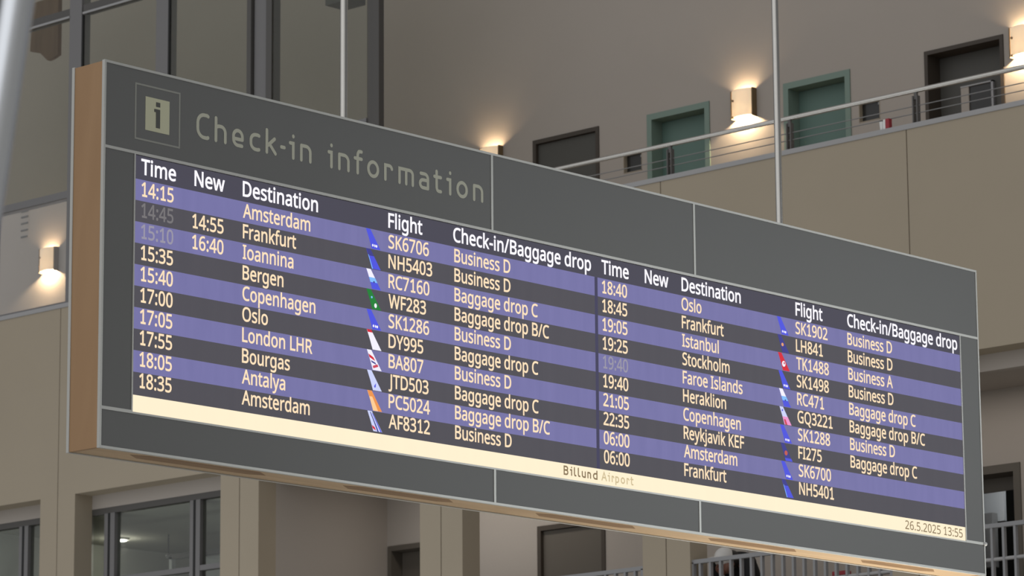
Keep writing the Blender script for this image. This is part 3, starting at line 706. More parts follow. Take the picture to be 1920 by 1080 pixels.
GLYPHS = {
'-': (216, '27,154 27,206 189,206 189,154'),
'.': (180, '89,-9 74,-7 60,1 51,15 48,36 51,57 60,71 74,79 89,81 106,79 119,71 129,57 132,36 129,15 119,1 106,-7'),
'/': (250, '7,0 185,480 243,480 64,0'),
'0': (384, '191,-7 142,1 102,22 72,59 50,108 37,169 33,240 37,313 49,373 69,422 99,458 140,480 191,487 241,480 281,458 312,422 334,373 347,313 351,240 347,169 335,108 314,59 284,23 243,1|191,44 224,49 249,65 268,92 286,154 291,240 286,326 268,388 249,415 224,431 191,437 159,431 133,415 115,388 98,326 92,240 98,154 115,93 133,65 159,49'),
'1': (384, '92,0 92,52 181,52 181,335 181,381 183,418 164,400 142,381 91,339 60,379 189,480 238,480 238,52 327,52 327,0'),
'2': (384, '32,0 32,49 158,176 219,240 241,268 257,296 266,324 269,355 263,390 246,415 219,431 185,436 152,433 123,424 69,390 38,430 68,452 102,470 141,482 185,486 226,482 262,471 291,452 312,427 325,396 330,359 326,322 314,288 296,256 271,224 207,155 107,56 107,54 349,54 349,0'),
'3': (384, '162,-7 92,-1 60,7 30,19 30,75 95,51 163,43 218,49 256,68 277,98 284,138 280,165 268,186 249,202 206,217 150,222 103,222 103,273 150,273 202,279 240,298 263,326 271,363 265,394 247,417 219,432 183,437 147,434 117,425 62,396 33,437 62,455 96,471 137,483 183,486 229,483 266,471 294,453 315,428 327,400 331,367 324,324 304,290 273,267 232,253 232,250 282,237 318,214 339,179 346,136 341,97 326,62 302,33 266,11 220,-2'),
'4': (384, '244,0 244,109 14,109 14,159 240,482 301,482 301,162 371,162 371,109 301,109 301,0|72,162 244,162 244,313 245,372 247,419 244,419 231,392 216,367'),
'5': (384, '167,-7 97,0 67,8 42,19 42,75 69,62 101,52 167,44 215,50 253,69 271,89 282,115 285,147 278,189 257,219 219,238 165,244 122,241 83,234 54,253 72,480 312,480 312,426 122,426 111,287 142,291 185,294 231,290 270,278 302,257 326,229 341,195 346,153 341,107 325,68 299,36 263,12 219,-2'),
'6': (384, '200,-7 157,-1 118,16 84,45 59,86 42,139 37,205 39,256 46,307 59,354 79,397 108,434 146,462 195,480 257,486 288,485 316,480 316,430 288,436 258,438 215,434 181,422 153,404 132,380 117,351 106,318 96,244 100,244 119,266 143,284 174,296 214,300 253,296 286,283 314,262 336,233 348,197 353,154 348,108 334,69 311,36 281,12 244,-2|199,43 238,50 268,70 288,105 294,154 288,195 271,227 242,247 201,254 172,251 146,241 126,226 110,208 100,187 97,166 100,137 108,108 122,82 142,61 168,48'),
'7': (384, '91,0 288,426 30,426 30,480 351,480 351,434 156,0'),
'8': (384, '193,-7 146,-3 106,8 75,27 51,53 38,85 33,122 36,153 47,179 63,202 83,221 132,251 100,273 73,299 54,332 48,372 53,406 67,434 89,456 118,473 153,483 191,486 249,479 295,457 317,434 331,406 335,371 332,344 323,321 308,301 289,283 244,254 298,222 319,203 336,181 347,155 351,124 346,87 332,55 308,29 276,9 238,-3|194,277 226,293 253,312 271,337 277,369 271,399 253,421 226,434 191,439 157,434 130,421 112,399 106,369 109,347 118,328 132,312 150,299|192,40 235,46 267,63 286,90 293,124 286,156 265,182 233,203 192,222 181,226 142,206 114,183 96,155 91,122 97,90 116,63 147,46'),
'9': (384, '129,-7 98,-5 69,0 69,50 96,44 128,42 171,46 205,57 233,75 254,99 269,128 280,161 289,235 285,235 267,214 243,196 211,183 171,179 133,184 99,196 72,217 50,246 38,282 34,324 38,371 53,411 76,443 106,467 143,481 187,486 230,480 269,463 302,434 328,393 344,340 349,275 347,223 340,173 327,125 307,82 279,46 240,17 191,-1|184,226 214,229 240,239 261,254 276,272 286,292 289,314 287,342 278,371 264,397 244,418 218,432 187,437 149,430 119,409 99,374 92,325 98,284 115,252 143,232'),
':': (180, '89,278 74,281 60,289 51,303 48,324 51,345 60,359 74,367 89,369 106,367 119,359 129,345 132,324 129,303 119,289 106,281|89,-9 74,-7 60,1 51,15 48,36 51,57 60,71 74,79 89,81 106,79 119,71 129,57 132,36 129,15 119,1 106,-7'),
'A': (429, '0,0 187,482 242,482 428,0 366,0 308,148 118,148 61,0|138,202 290,202 236,347 230,367 221,396 214,419 203,378 193,347'),
'B': (437, '65,0 65,480 202,480 281,473 338,453 364,431 379,400 384,361 378,322 361,290 332,268 293,255 293,251 322,244 348,234 369,218 386,197 397,170 400,136 395,96 380,63 356,36 322,16 282,4 234,0|126,275 214,275 266,280 299,295 316,320 322,354 315,388 294,411 258,424 205,428 126,428|126,51 222,51 276,57 311,76 330,105 336,141 329,175 310,202 274,219 218,225 126,225'),
'C': (424, '261,-7 194,1 139,24 96,60 65,109 47,170 41,240 48,309 67,368 100,418 146,455 203,478 271,486 342,479 404,458 379,407 330,425 271,433 223,427 182,410 149,381 124,343 110,296 105,240 109,184 123,137 146,98 178,69 219,52 270,46 330,52 385,65 385,13 329,-2'),
'D': (490, '65,0 65,480 213,480 281,473 338,453 385,419 420,374 442,315 449,244 442,170 420,109 383,61 333,27 272,7 199,0|126,52 191,52 261,59 315,82 354,120 378,174 385,242 380,301 364,348 338,383 302,408 258,423 204,428 126,428'),
'E': (373, '65,0 65,480 333,480 333,426 126,426 126,277 321,277 321,224 126,224 126,53 333,53 333,0'),
'F': (349, '65,0 65,480 333,480 333,426 126,426 126,257 320,257 320,203 126,203 126,0'),
'G': (489, '271,-7 202,1 145,23 100,59 67,108 48,169 41,240 48,310 71,370 107,419 155,456 217,479 289,486 366,479 433,458 410,406 352,425 286,433 233,427 188,410 152,381 125,343 109,296 104,240 109,186 123,139 146,100 181,70 226,52 285,46 338,49 379,57 379,199 273,199 273,253 439,253 439,18 361,-1'),
'H': (498, '65,0 65,480 126,480 126,277 371,277 371,480 432,480 432,0 371,0 371,224 126,224 126,0'),
'I': (228, '27,0 27,35 83,48 83,431 27,445 27,480 200,480 200,445 144,431 144,48 200,35 200,0'),
'J': (183, '-3,-128 -31,-125 -52,-119 -52,-68 -30,-73 -4,-75 28,-68 42,-59 52,-44 59,-24 62,3 62,480 122,480 122,7 118,-35 107,-69 88,-95 63,-113 32,-124'),
'K': (416, '65,0 65,480 126,480 126,243 167,289 208,334 338,480 408,480 218,271 416,0 345,0 175,229 126,186 126,0'),
'L': (352, '65,0 65,480 126,480 126,54 335,54 335,0'),
'N': (510, '65,0 65,480 135,480 391,83 394,83 392,115 390,162 389,209 389,480 445,480 445,0 375,0 118,398 116,398 119,340 121,268 121,0'),
'O': (525, '263,-7 216,-3 174,7 139,24 96,61 65,111 47,171 41,241 47,310 65,370 96,419 139,456 174,473 216,483 263,487 329,479 384,456 427,420 458,370 477,310 484,240 477,171 458,110 427,61 384,24 329,1|263,46 312,51 352,69 382,98 403,137 416,184 420,240 416,297 403,344 382,382 352,411 313,428 263,434 214,428 174,411 143,382 122,344 109,297 105,240 109,184 122,137 143,98 173,69 213,51'),
'P': (406, '65,0 65,480 192,480 249,475 295,463 329,443 353,415 367,380 372,338 368,300 354,264 330,233 294,208 245,192 181,187 126,187 126,0|126,238 174,238 234,244 276,261 295,279 306,304 310,336 306,364 296,387 280,405 242,422 187,428 126,428'),
'Q': (525, '372,-114 279,-6 270,-7 263,-7 216,-3 174,7 139,24 96,61 65,111 47,171 41,241 47,310 65,370 96,419 139,456 174,473 216,483 263,487 329,479 384,456 427,420 458,370 477,310 484,240 480,185 468,135 448,91 421,54 386,25 344,5 459,-114|263,46 312,51 352,69 382,98 403,137 416,184 420,240 416,297 403,344 382,382 352,411 313,428 263,434 214,428 174,411 143,382 122,344 109,297 105,240 109,184 122,137 143,98 173,69 213,51'),
'R': (418, '65,0 65,480 197,480 252,476 296,464 329,446 353,419 367,385 372,343 369,308 358,279 342,256 322,239 276,215 408,0 337,0 221,198 126,198 126,0|126,249 197,249 248,255 283,272 303,301 310,340 306,369 297,391 281,407 245,422 194,427 126,427'),
'S': (369, '166,-7 91,-1 34,16 34,74 94,54 169,46 216,51 249,66 270,91 277,123 274,145 267,163 253,178 232,192 164,222 110,246 72,276 54,300 44,329 40,364 45,400 60,429 83,454 114,471 151,483 193,486 266,479 326,459 307,408 253,426 192,433 153,428 124,414 107,392 101,363 104,341 111,323 125,308 144,294 206,267 278,233 303,214 322,191 333,163 337,128 332,89 317,56 291,29 256,9 215,-3'),
'T': (373, '156,0 156,426 7,426 7,480 366,480 366,426 217,426 217,0'),
'W': (625, '135,0 8,480 71,480 146,187 160,127 169,73 179,130 194,190 279,480 341,480 429,188 445,127 455,73 465,127 479,187 553,480 616,480 488,0 427,0 334,314 323,353 314,388 310,409 303,372 287,312 196,0'),
'Y': (380, '160,0 160,183 0,480 66,480 190,244 315,480 380,480 220,186 220,0'),
'a': (377, '144,-7 100,0 63,19 45,40 34,67 31,100 36,133 50,161 73,183 106,200 150,210 203,215 265,217 265,238 260,277 245,301 222,314 190,318 136,310 89,291 71,335 126,357 159,364 193,366 233,363 266,353 291,337 308,314 319,283 322,245 322,0 279,0 268,51 265,51 241,25 216,7 185,-3|158,41 200,47 234,66 251,86 261,112 264,144 264,176 211,174 154,167 118,152 98,130 92,99 97,73 110,55 132,44'),
'b': (413, '228,-7 189,-3 158,9 134,26 116,46 111,46 99,0 57,0 57,510 116,510 116,386 115,344 113,312 116,312 134,333 158,351 189,362 228,366 269,361 305,345 335,319 358,283 372,237 376,180 372,123 358,77 335,40 305,14 269,-1|219,42 248,46 273,58 291,78 309,121 315,181 311,230 299,268 280,295 253,312 218,317 183,313 157,302 138,284 122,242 116,182 116,179 122,121 138,78 157,58 184,46'),
'c': (322, '201,-7 156,-2 117,13 83,38 58,73 42,120 37,178 42,238 59,286 85,322 119,347 160,362 206,367 259,361 300,347 282,298 244,310 204,315 166,310 136,293 115,266 102,228 98,179 105,121 124,79 144,60 170,48 201,44 253,50 294,65 294,13 254,-2'),
'd': (413, '185,-7 143,-2 107,14 77,40 55,76 41,123 37,179 41,236 55,283 78,319 108,346 144,361 185,367 223,363 254,351 278,334 297,314 301,314 299,339 297,367 297,510 356,510 356,0 308,0 300,48 297,48 278,27 254,9 223,-3|194,42 228,46 255,56 274,74 292,113 298,168 298,179 292,238 275,282 256,302 229,314 193,318 164,313 140,301 122,280 104,235 98,178 104,121 122,78 141,58 165,46'),
'e': (379, '210,-7 162,-2 120,14 85,40 59,76 42,122 37,177 42,232 57,279 81,316 112,344 151,361 196,367 239,362 276,347 305,322 327,290 340,250 345,204 345,169 98,169 102,131 113,100 129,76 152,58 180,47 213,44 274,50 328,69 328,17 274,-1|99,216 283,216 277,257 262,290 234,311 195,318 158,312 129,291 109,259'),
'f': (231, '73,0 73,314 10,314 10,342 73,362 73,383 77,425 87,458 104,483 127,500 156,510 190,514 229,510 260,502 244,455 220,462 191,465 165,460 147,446 136,420 132,383 132,360 223,360 223,314 132,314 132,0'),
'g': (413, '195,-161 123,-155 65,-138 65,-84 125,-105 198,-112 240,-105 271,-85 291,-53 298,-11 298,3 298,27 300,48 297,48 268,17 231,-1 185,-7 142,-1 106,15 76,42 54,79 41,125 37,179 41,233 54,278 76,316 106,344 142,361 185,367 219,363 249,353 275,336 298,312 301,312 309,360 356,360 356,-6 352,-53 338,-92 317,-122 286,-144 245,-157|194,42 227,45 253,55 273,71 292,109 298,165 298,179 292,243 273,285 252,303 226,313 193,317 165,313 142,301 123,281 104,237 98,179 104,120 123,77 141,57 165,46'),
'h': (415, '57,0 57,510 116,510 116,361 113,310 117,310 137,334 164,352 195,362 229,366 269,363 302,352 328,335 346,310 357,276 361,234 361,0 302,0 302,230 293,278 266,307 222,317 186,313 158,302 139,283 122,242 116,186 116,0'),
'i': (173, '87,420 74,422 62,429 55,441 52,457 55,474 62,486 74,493 87,495 100,493 111,486 119,474 122,457 119,441 111,429 100,422|57,0 57,360 116,360 116,0'),
'j': (173, '87,420 74,422 62,429 55,441 52,457 55,474 62,486 74,493 87,495 100,493 111,486 119,474 122,457 119,441 111,429 100,422|15,-161 -15,-159 -37,-153 -37,-105 -16,-110 7,-112 27,-109 43,-100 54,-83 57,-56 57,360 116,360 116,-54 110,-99 92,-133 73,-148 47,-158'),
'k': (359, '57,0 57,510 116,510 116,244 115,216 113,185 116,185 128,201 144,221 158,238 273,360 343,360 197,206 353,0 281,0 156,168 116,132 116,0'),
'l': (173, '57,0 57,510 116,510 116,0'),
'm': (628, '57,0 57,360 105,360 113,311 117,311 137,336 162,353 192,363 223,367 273,360 310,340 333,306 336,306 358,333 386,352 418,363 452,367 489,363 520,353 543,335 560,310 570,277 574,234 574,0 515,0 515,232 507,279 483,308 442,317 410,314 385,304 367,287 350,250 345,199 345,0 286,0 286,232 278,279 253,308 212,317 180,313 155,302 137,283 121,242 116,187 116,0'),
'n': (415, '57,0 57,360 105,360 113,311 117,311 138,336 165,353 197,363 230,367 270,363 302,353 328,335 346,310 357,277 361,234 361,0 302,0 302,230 293,278 266,307 222,317 186,313 158,302 139,283 122,242 116,187 116,0'),
'o': (406, '202,-7 157,-1 117,15 84,42 58,79 42,125 37,181 42,236 57,282 82,318 116,345 156,361 204,367 250,361 290,345 324,318 349,282 365,236 370,181 365,126 350,79 325,42 291,15 250,-1|203,42 237,46 263,59 283,80 303,123 309,181 303,238 283,281 263,301 236,313 203,317 169,313 143,301 123,281 104,238 98,181 104,123 123,80 143,59 170,46'),
'p': (413, '57,-161 57,360 105,360 113,311 116,311 135,333 158,351 189,363 228,367 270,362 305,346 335,320 358,284 372,238 376,181 372,124 358,78 335,41 305,14 269,-1 228,-7 190,-3 159,9 135,26 116,46 112,46 115,17 116,-13 116,-161|219,42 249,47 273,60 291,82 305,110 312,143 315,181 309,237 291,280 272,301 248,313 218,317 185,314 159,303 140,286 123,247 116,192 116,181 122,122 138,78 157,58 184,46'),
'r': (277, '57,0 57,360 105,360 112,294 115,294 135,322 160,345 190,361 225,367 247,366 267,363 260,308 241,312 221,313 194,309 169,298 147,280 131,256 120,226 116,192 116,0'),
's': (322, '148,-7 83,-1 35,16 35,70 87,50 118,43 149,41 188,45 214,55 229,72 234,94 227,118 200,140 146,164 86,191 64,206 48,223 38,244 34,271 38,299 51,323 72,342 115,360 169,367 231,360 284,343 264,296 216,312 165,318 133,315 110,307 95,293 91,275 93,261 99,249 129,229 183,206 242,180 263,165 279,147 288,126 291,99 287,67 274,41 253,20 207,0'),
't': (242, '167,-7 140,-4 115,3 94,16 77,37 65,66 62,105 62,314 11,314 11,343 62,366 86,443 121,443 121,360 225,360 225,314 121,314 121,106 125,77 137,57 155,46 177,42 205,44 228,49 228,4 201,-4'),
'u': (415, '184,-7 144,-3 111,7 86,25 68,49 57,83 53,124 53,360 113,360 113,128 122,81 148,52 193,42 229,46 256,57 276,76 293,117 299,173 299,360 358,360 358,0 310,0 301,48 298,48 277,23 250,6 218,-3'),
'v': (341, '136,0 0,360 63,360 140,148 151,115 162,80 169,52 171,52 179,81 190,116 201,148 278,360 341,360 204,0'),
'w': (528, '106,1 7,361 69,361 118,169 132,110 142,61 144,61 151,89 159,125 169,158 232,361 297,361 359,158 373,108 383,62 385,62 395,108 410,169 460,361 520,361 420,1 351,1 289,203 274,258 265,299 262,299 253,258 238,203 173,1'),
'y': (343, '56,-161 28,-160 7,-156 7,-109 25,-111 47,-113 75,-108 97,-95 114,-75 127,-49 146,-1 1,360 64,360 142,155 160,104 172,57 175,57 187,101 206,156 279,360 343,360 187,-50 166,-96 139,-131 116,-148 89,-158'),
' ': (175, '')}

TEXT_W = {'Amsterdam': 0.490, 'Business D': 0.456, '14:15': 0.220, 'SK6706': 0.316, 'Destination': 0.546, 'Check-in/Baggage drop': 1.156, '26.5.2025 13:55': 0.604}
GCAP = 480.0
glyph_cache = {}
def area2(P):
    return sum(P[i - 1].x * P[i].y - P[i].x * P[i - 1].y for i in range(len(P)))
def glyph_mesh(ch, weight):
    """triangles of one letter, its outline grown by weight (em / 1000)"""
    if (ch, weight) in glyph_cache: return glyph_cache[(ch, weight)]
    loops = []
    body = GLYPHS[ch][1]
    for lp in body.split('|') if body else []:
        P = [Vector(tuple(int(q_) for q_ in pr.split(','))) for pr in lp.split()]
        Q = []
        for p_ in P:
            if not Q or (p_ - Q[-1]).length > 0.5: Q.append(p_)
        if (Q[0] - Q[-1]).length < 0.5: Q.pop()
        loops.append(Q)
    vs, fs = [], []
    if loops:
        big = max(loops, key=lambda P: abs(area2(P)))
        sg = 1 if area2(big) > 0 else -1
        grown = []
        for P in loops:
            Q = []
            for i in range(len(P)):
                d0 = (P[i] - P[i - 1]).normalized(); d1 = (P[(i + 1) % len(P)] - P[i]).normalized()
                n0 = Vector((d0.y, -d0.x)) * sg; n1 = Vector((d1.y, -d1.x)) * sg
                m_ = n0 + n1
                m_ = m_.normalized() if m_.length > 1e-3 else n0
                Q.append(P[i] + m_ * weight / max(0.6, m_.dot(n0)))
            grown.append((Q, area2(P) * sg > 0))
        pts = [p_ for g in grown for p_ in g[0]]
        eds, k0 = [], 0
        for g in grown:
            n_ = len(g[0])
            eds += [(k0 + i, k0 + (i + 1) % n_) for i in range(n_)]
            k0 += n_
        rv = delaunay_2d_cdt(pts, eds, [], 0, 1e-4)
        vv, ff = rv[0], rv[2]
        def inside(c):
            w_ = False
            for g in grown:
                Q = g[0]
                for i in range(len(Q)):
                    p0, p1 = Q[i - 1], Q[i]
                    if (p0.y > c.y) != (p1.y > c.y) and c.x < p0.x + (c.y - p0.y) * (p1.x - p0.x) / (p1.y - p0.y):
                        w_ = not w_
            return w_
        keep = [f_ for f_ in ff if inside(sum((vv[i] for i in f_), Vector((0, 0))) / len(f_))]
        used = sorted({i for f_ in keep for i in f_}); mp = {i: j for j, i in enumerate(used)}
        vs = [(vv[i].x / 1000, vv[i].y / 1000) for i in used]
        fs = [tuple(mp[i] for i in f_) for f_ in keep]
    glyph_cache[(ch, weight)] = (vs, fs)
    return vs, fs
data = {}
for t in TXT:
    key = (t[1], t[7])
    if key in data: continue
    vs, fs, x = [], [], 0
    for ch in t[1]:
        gv, gf = glyph_mesh(ch, t[7] * 1000)
        fs += [tuple(len(vs) + i for i in f_) for f_ in gf]
        vs += [Vector((px_ + x / 1000, py_, 0)) for px_, py_ in gv]
        x += GLYPHS[ch][0]
    data[key] = (vs, fs)
def raw_width(key):
    xs = [v.x for v in data[key][0]]
    return max(xs) - min(xs)
# condensing factor per lettering style, taken from words of known width
def cond_for(cap, w, word):
    return TEXT_W[word] / (raw_width((word, w)) * cap / (GCAP / 1000))
COND = {}
COND['column_heading'] = 0.5 * (cond_for(0.079, WH, 'Destination') + cond_for(0.079, WH, 'Check-in/Baggage drop'))
COND['time_text'] = COND['new_time_text'] = cond_for(CAP, WT, '14:15')
COND['destination_text'] = cond_for(CAP, WT, 'Amsterdam')
COND['flight_number_text'] = cond_for(CAP, WT, 'SK6706')
COND['counter_text'] = cond_for(CAP, WT, 'Business D')
COND['date_text'] = cond_for(0.054, WD, '26.5.2025 13:55')
YT = YF - 0.0012
for nm, s, sl, tb, cap, _, m_, w in TXT:
    vs, fs = data[(s, w)]
    k = cap / (GCAP / 1000); cx = k * COND[nm]
    x0 = min(v.x for v in vs)
    mb = MB()
    mb.add([(BX + sl + (v.x - x0) * cx, YT, BZ - tb + v.y * k) for v in vs], fs)
    mb.build(nm, m_, screen)

# airline tail fins beside the flight numbers
def fin(side, k, pieces):
    """pieces: (colour, polygon in fin units): u across 0..1, v down 0..1"""
    s0 = (1.877 if side == 0 else 5.405) + 0.0013 * k
    t0 = RB[k] + 0.001; hh = 0.1075; ww = 0.112
    mats = []
    mb = MB()
    for j, (c, poly) in enumerate(pieces):
        if M['tail_' + c] not in mats: mats.append(M['tail_' + c])
        yy = YT - 0.0004 * j
        n = len(poly)
        mb.add([(BX + s0 + u * ww, yy, BZ - t0 - v * hh) for u, v in poly], [tuple(range(n))], mats.index(M['tail_' + c]))
    mb.build('airline_tail_emblem', mats, screen)
def edge_l(v): return 0.40 * v ** 0.9
def edge_r(v): return 0.30 + 0.70 * v
def cut(v0, v1, a=0.0, b=1.0, skew=0.0):
    P = []
    for v in (v0, (v0 + v1) / 2, v1):
        P.append((edge_l(v) + a * (edge_r(v) - edge_l(v)), v))
    for v in (v1, (v0 + v1) / 2, v0):
        P.append((edge_l(v) + b * (edge_r(v) - edge_l(v)), min(1, max(0, v + skew))))
    return P
def blob(u, v, ru, rv, n=12):
    return [(u + ru * math.cos(2 * math.pi * i / n), v + rv * math.sin(2 * math.pi * i / n)) for i in range(n)]
full = cut(0, 1)
SAS = [('blue', full), ('white', blob(0.47, 0.82, 0.055, 0.07)), ('white', blob(0.60, 0.83, 0.04, 0.075)), ('white', blob(0.71, 0.84, 0.065, 0.07))]
NH = [('blue', full), ('navy', cut(0, 0.35)), ('sky', cut(0.3, 1, 0.0, 0.10)), ('blue', cut(0.35, 1, 0.12, 0.5))]
RC = [('blue', full), ('white', cut(0, 0.42)), ('sky', cut(0.42, 0.66)), ('navy', blob(0.52, 0.64, 0.06, 0.05))]
WF = [('green', full), ('white', blob(0.62, 0.80, 0.09, 0.12)), ('sky', blob(0.36, 0.40, 0.06, 0.06))]
DY = [('white', full), ('red', cut(0, 0.14))]
BA = [('white', full), ('red', cut(0.2, 0.38, 0, 1, 0.16)), ('navy', cut(0.52, 0.62, 0.1, 0.8, 0.1)), ('rose', cut(0.80, 0.92, 0.1, 0.7, -0.12))]
JT = [('lav', full), ('blue', [(0.47, 0.78), (0.60, 0.62), (0.58, 0.84), (0.50, 0.86)])]
PC = [('peach', full), ('orange', cut(0, 1, 0.55, 1.0)), ('orange', cut(0, 0.3))]
AF = [('lav', full), ('navy', cut(0.05, 1, 0.45, 0.62)), ('blue', cut(0.1, 1, 0.8, 0.95)), ('red', cut(0.70, 0.86, 0, 0.4, 0.1))]
LH = [('navy', full), ('dot', blob(0.42, 0.55, 0.10, 0.10))]
TK = [('red', full), ('white', blob(0.48, 0.62, 0.15, 0.17)), ('rose', blob(0.52, 0.58, 0.06, 0.07))]
GQ = [('lav', full), ('blue', blob(0.24, 0.2, 0.06, 0.06)), ('pink', cut(0.55, 1)), ('rose', cut(0.70, 1, 0.1, 0.4))]
FI = [('navy', full), ('ember', blob(0.45, 0.55, 0.13, 0.14)), ('blue', cut(0.84, 1))]
for k, f in enumerate((SAS, NH, RC, WF, SAS, DY, BA, JT, PC, AF)): fin(0, k, f)
for k, f in enumerate((SAS, LH, TK, SAS, RC, GQ, SAS, FI, SAS, NH)): fin(1, k, f)

# ------------------------------------------------------------------ monoline sign lettering
def arc(cx, cy, rx, ry, a0, a1, n=12):
    return [(cx + rx * math.cos(math.radians(a0 + (a1 - a0) * i / n)), cy + ry * math.sin(math.radians(a0 + (a1 - a0) * i / n))) for i in range(n + 1)]
XH = 0.66     # x-height against the capital height
def glyph(c):
    """strokes in a box 0..1 wide (stroke centre lines) and 0..1 high"""
    h = XH
    n_arch = [(0, 0), (0, h)], [(0, h - 0.02)] + [(0, h)] + arc(0.55, h - 0.30, 0.45, 0.30, 90, 0, 8) + [(1, 0)]
    if c == 'C': return [[(1, 0.97)] + [(0.9, 1)] + arc(0.62, 0.62, 0.62, 0.38, 90, 180, 8) + arc(0.62, 0.38, 0.62, 0.38, 180, 270, 8) + [(0.9, 0), (1, 0.03)]]
    if c == 'h': return [[(0, 0), (0, 1)], [(0, h - 0.06), (0.3, h)] + arc(0.55, h - 0.28, 0.45, 0.28, 90, 0, 8) + [(1, 0)]]
    if c == 'e': return [[(1, h * 0.42), (1, h * 0.6)] + arc(0.5, h * 0.6, 0.5, h * 0.4, 0, 180, 12) + arc(0.5, h * 0.4, 0.5, h * 0.4, 180, 270, 8) + [(0.95, 0)], [(0.05, h * 0.42), (0.97, h * 0.42)]]
    if c == 'c': return [[(1, h - 0.02), (0.85, h)] + arc(0.6, h * 0.6, 0.6, h * 0.4, 90, 180, 8) + arc(0.6, h * 0.4, 0.6, h * 0.4, 180, 270, 8) + [(0.85, 0), (1, 0.02)]]
    if c == 'k': return [[(0, 0), (0, 1)], [(0.9, h), (0.12, h * 0.48)], [(0.3, h * 0.6), (1, 0)]]
    if c == '-': return [[(0.15, 0.38), (0.85, 0.38)]]
    if c == 'i': return [[(1, 0), (1, h), (0.05, h)], [(1, 0.97), (1, 0.99)]]
    if c == 'n': return [list(n_arch[0]), [(0, h)] + arc(0.5, h - 0.26, 0.5, 0.26, 90, 0, 8) + [(1, 0)]]
    if c == 'f': return [[(0.42, 0), (0.42, 0.78)] + arc(0.72, 0.78, 0.30, 0.22, 180, 90, 6) + [(1, 1)], [(0, h), (1, h)]]
    if c == 'o': return [arc(0.5, h * 0.5, 0.5, h * 0.5, 0, 360, 24)]
    if c == 'r': return [[(0, 0), (0, h), (0.4, h)] + arc(0.6, h - 0.2, 0.4, 0.2, 90, 20, 6)]
    if c == 'm': return [[(0, 0), (0, h), (0.75, h)] + arc(0.75, h - 0.2, 0.25, 0.2, 90, 0, 6) + [(1, 0)], [(0.5, 0), (0.5, h)]]
    if c == 'a': return [[(0.1, h)] + arc(0.6, h - 0.22, 0.4, 0.22, 90, 0, 6) + [(1, 0)], [(0.97, 0), (0.4, 0)] + arc(0.38, h * 0.28, 0.38, h * 0.28, 270, 90, 8) + [(0.97, h * 0.56)]]
    if c == 't': return [[(0.35, 0.92), (0.35, 0.2)] + arc(0.65, 0.2, 0.30, 0.2, 180, 270, 6) + [(1, 0)], [(0, h), (1, h)]]
    if c == 'B': return [[(0, 0), (0, 1), (0.5, 1)] + arc(0.55, 0.77, 0.4, 0.23, 90, -90, 8) + [(0, 0.54), (0.55, 0.54)] + arc(0.6, 0.27, 0.4, 0.27, 90, -90, 8) + [(0, 0)]]
    if c == 'l': return [[(0.05, 1), (0.05, 0.2), (0.3, 0.03), (1, 0.0)]]
    if c == 'u': return [[(0, h), (0, 0.25)] + arc(0.5, 0.25, 0.5, 0.25, 180, 270, 8) + [(1, 0)], [(1, 0), (1, h)]]
    if c == 'd': return [[(1, 1), (1, 0), (0.5, 0)] + arc(0.5, h / 2, 0.5, h / 2, 270, 90, 10) + [(1, h)]]
    if c == 'A': return [[(0, 0), (0.5, 1), (1, 0)], [(0.18, 0.33), (0.82, 0.33)]]
    if c == 'p': return [[(0, -0.3), (0, h), (0.5, h)] + arc(0.5, h / 2, 0.5, h / 2, 90, -90, 10) + [(0, 0)]]
    return []
def stroke(mb, pts, w, y):
    """flat monoline stroke with rounded ends in the board plane"""
    P = [Vector(p) for p in pts]
    Q = [P[0]]
    for p_ in P[1:]:
        if (p_ - Q[-1]).length > 1e-5: Q.append(p_)
    P = Q; n = len(P)
    closed = n > 3 and (P[0] - P[-1]).length < 1e-4
    if closed: P = P[:-1]; n -= 1
    L, R = [], []
    for i in range(n):
        a_ = P[i] - P[i - 1] if (i > 0 or closed) else P[1] - P[0]
        b_ = P[(i + 1) % n] - P[i] if (i < n - 1 or closed) else a_
        a_, b_ = a_.normalized(), b_.normalized()
        t_ = (a_ + b_)
        t_ = t_.normalized() if t_.length > 1e-6 else a_
        nn = Vector((-t_.y, t_.x))
        k_ = w / 2 / max(0.45, nn.dot(Vector((-a_.y, a_.x))))
        L.append(P[i] + nn * k_); R.append(P[i] - nn * k_)
    vs = [(v.x, y, v.y) for v in L] + [(v.x, y, v.y) for v in R]
    fs = [(i, (i + 1) % n, n + (i + 1) % n, n + i) for i in range(n if closed else n - 1)]
    if not closed:
        for end, o_ in ((0, -1), (n - 1, 1)):
            d_ = (P[end] - P[end + (1 if end == 0 else -1)]).normalized()
            nn = Vector((-d_.y, d_.x)); ids = []
            for j in range(1, 6):
                t_ = math.pi * j / 6
                c_ = P[end] + (nn * math.cos(t_) + d_ * math.sin(t_)) * w / 2
                ids.append(len(vs)); vs.append((c_.x, y, c_.y))
            # nn points to L at the far end and to R at the start
            fs.append(tuple(([end] if o_ == 1 else [n + end]) + ids + ([n + end] if o_ == 1 else [end])))
    mb.add(vs, fs)
def lettering(letters, base_t, cap, w, y, mb):
    for c, a, b in letters:
        x0, x1 = BX + a + w / 2, BX + b - w / 2
        if c == 'i' : x0 = BX + a + w * 0.3
        for j, pts in enumerate(glyph(c)):
            z0 = BZ - base_t + w / 2
            stroke(mb, [(x0 + u * (x1 - x0), z0 + v * (cap - w)) for u, v in pts], w, y - 0.0002 * j)
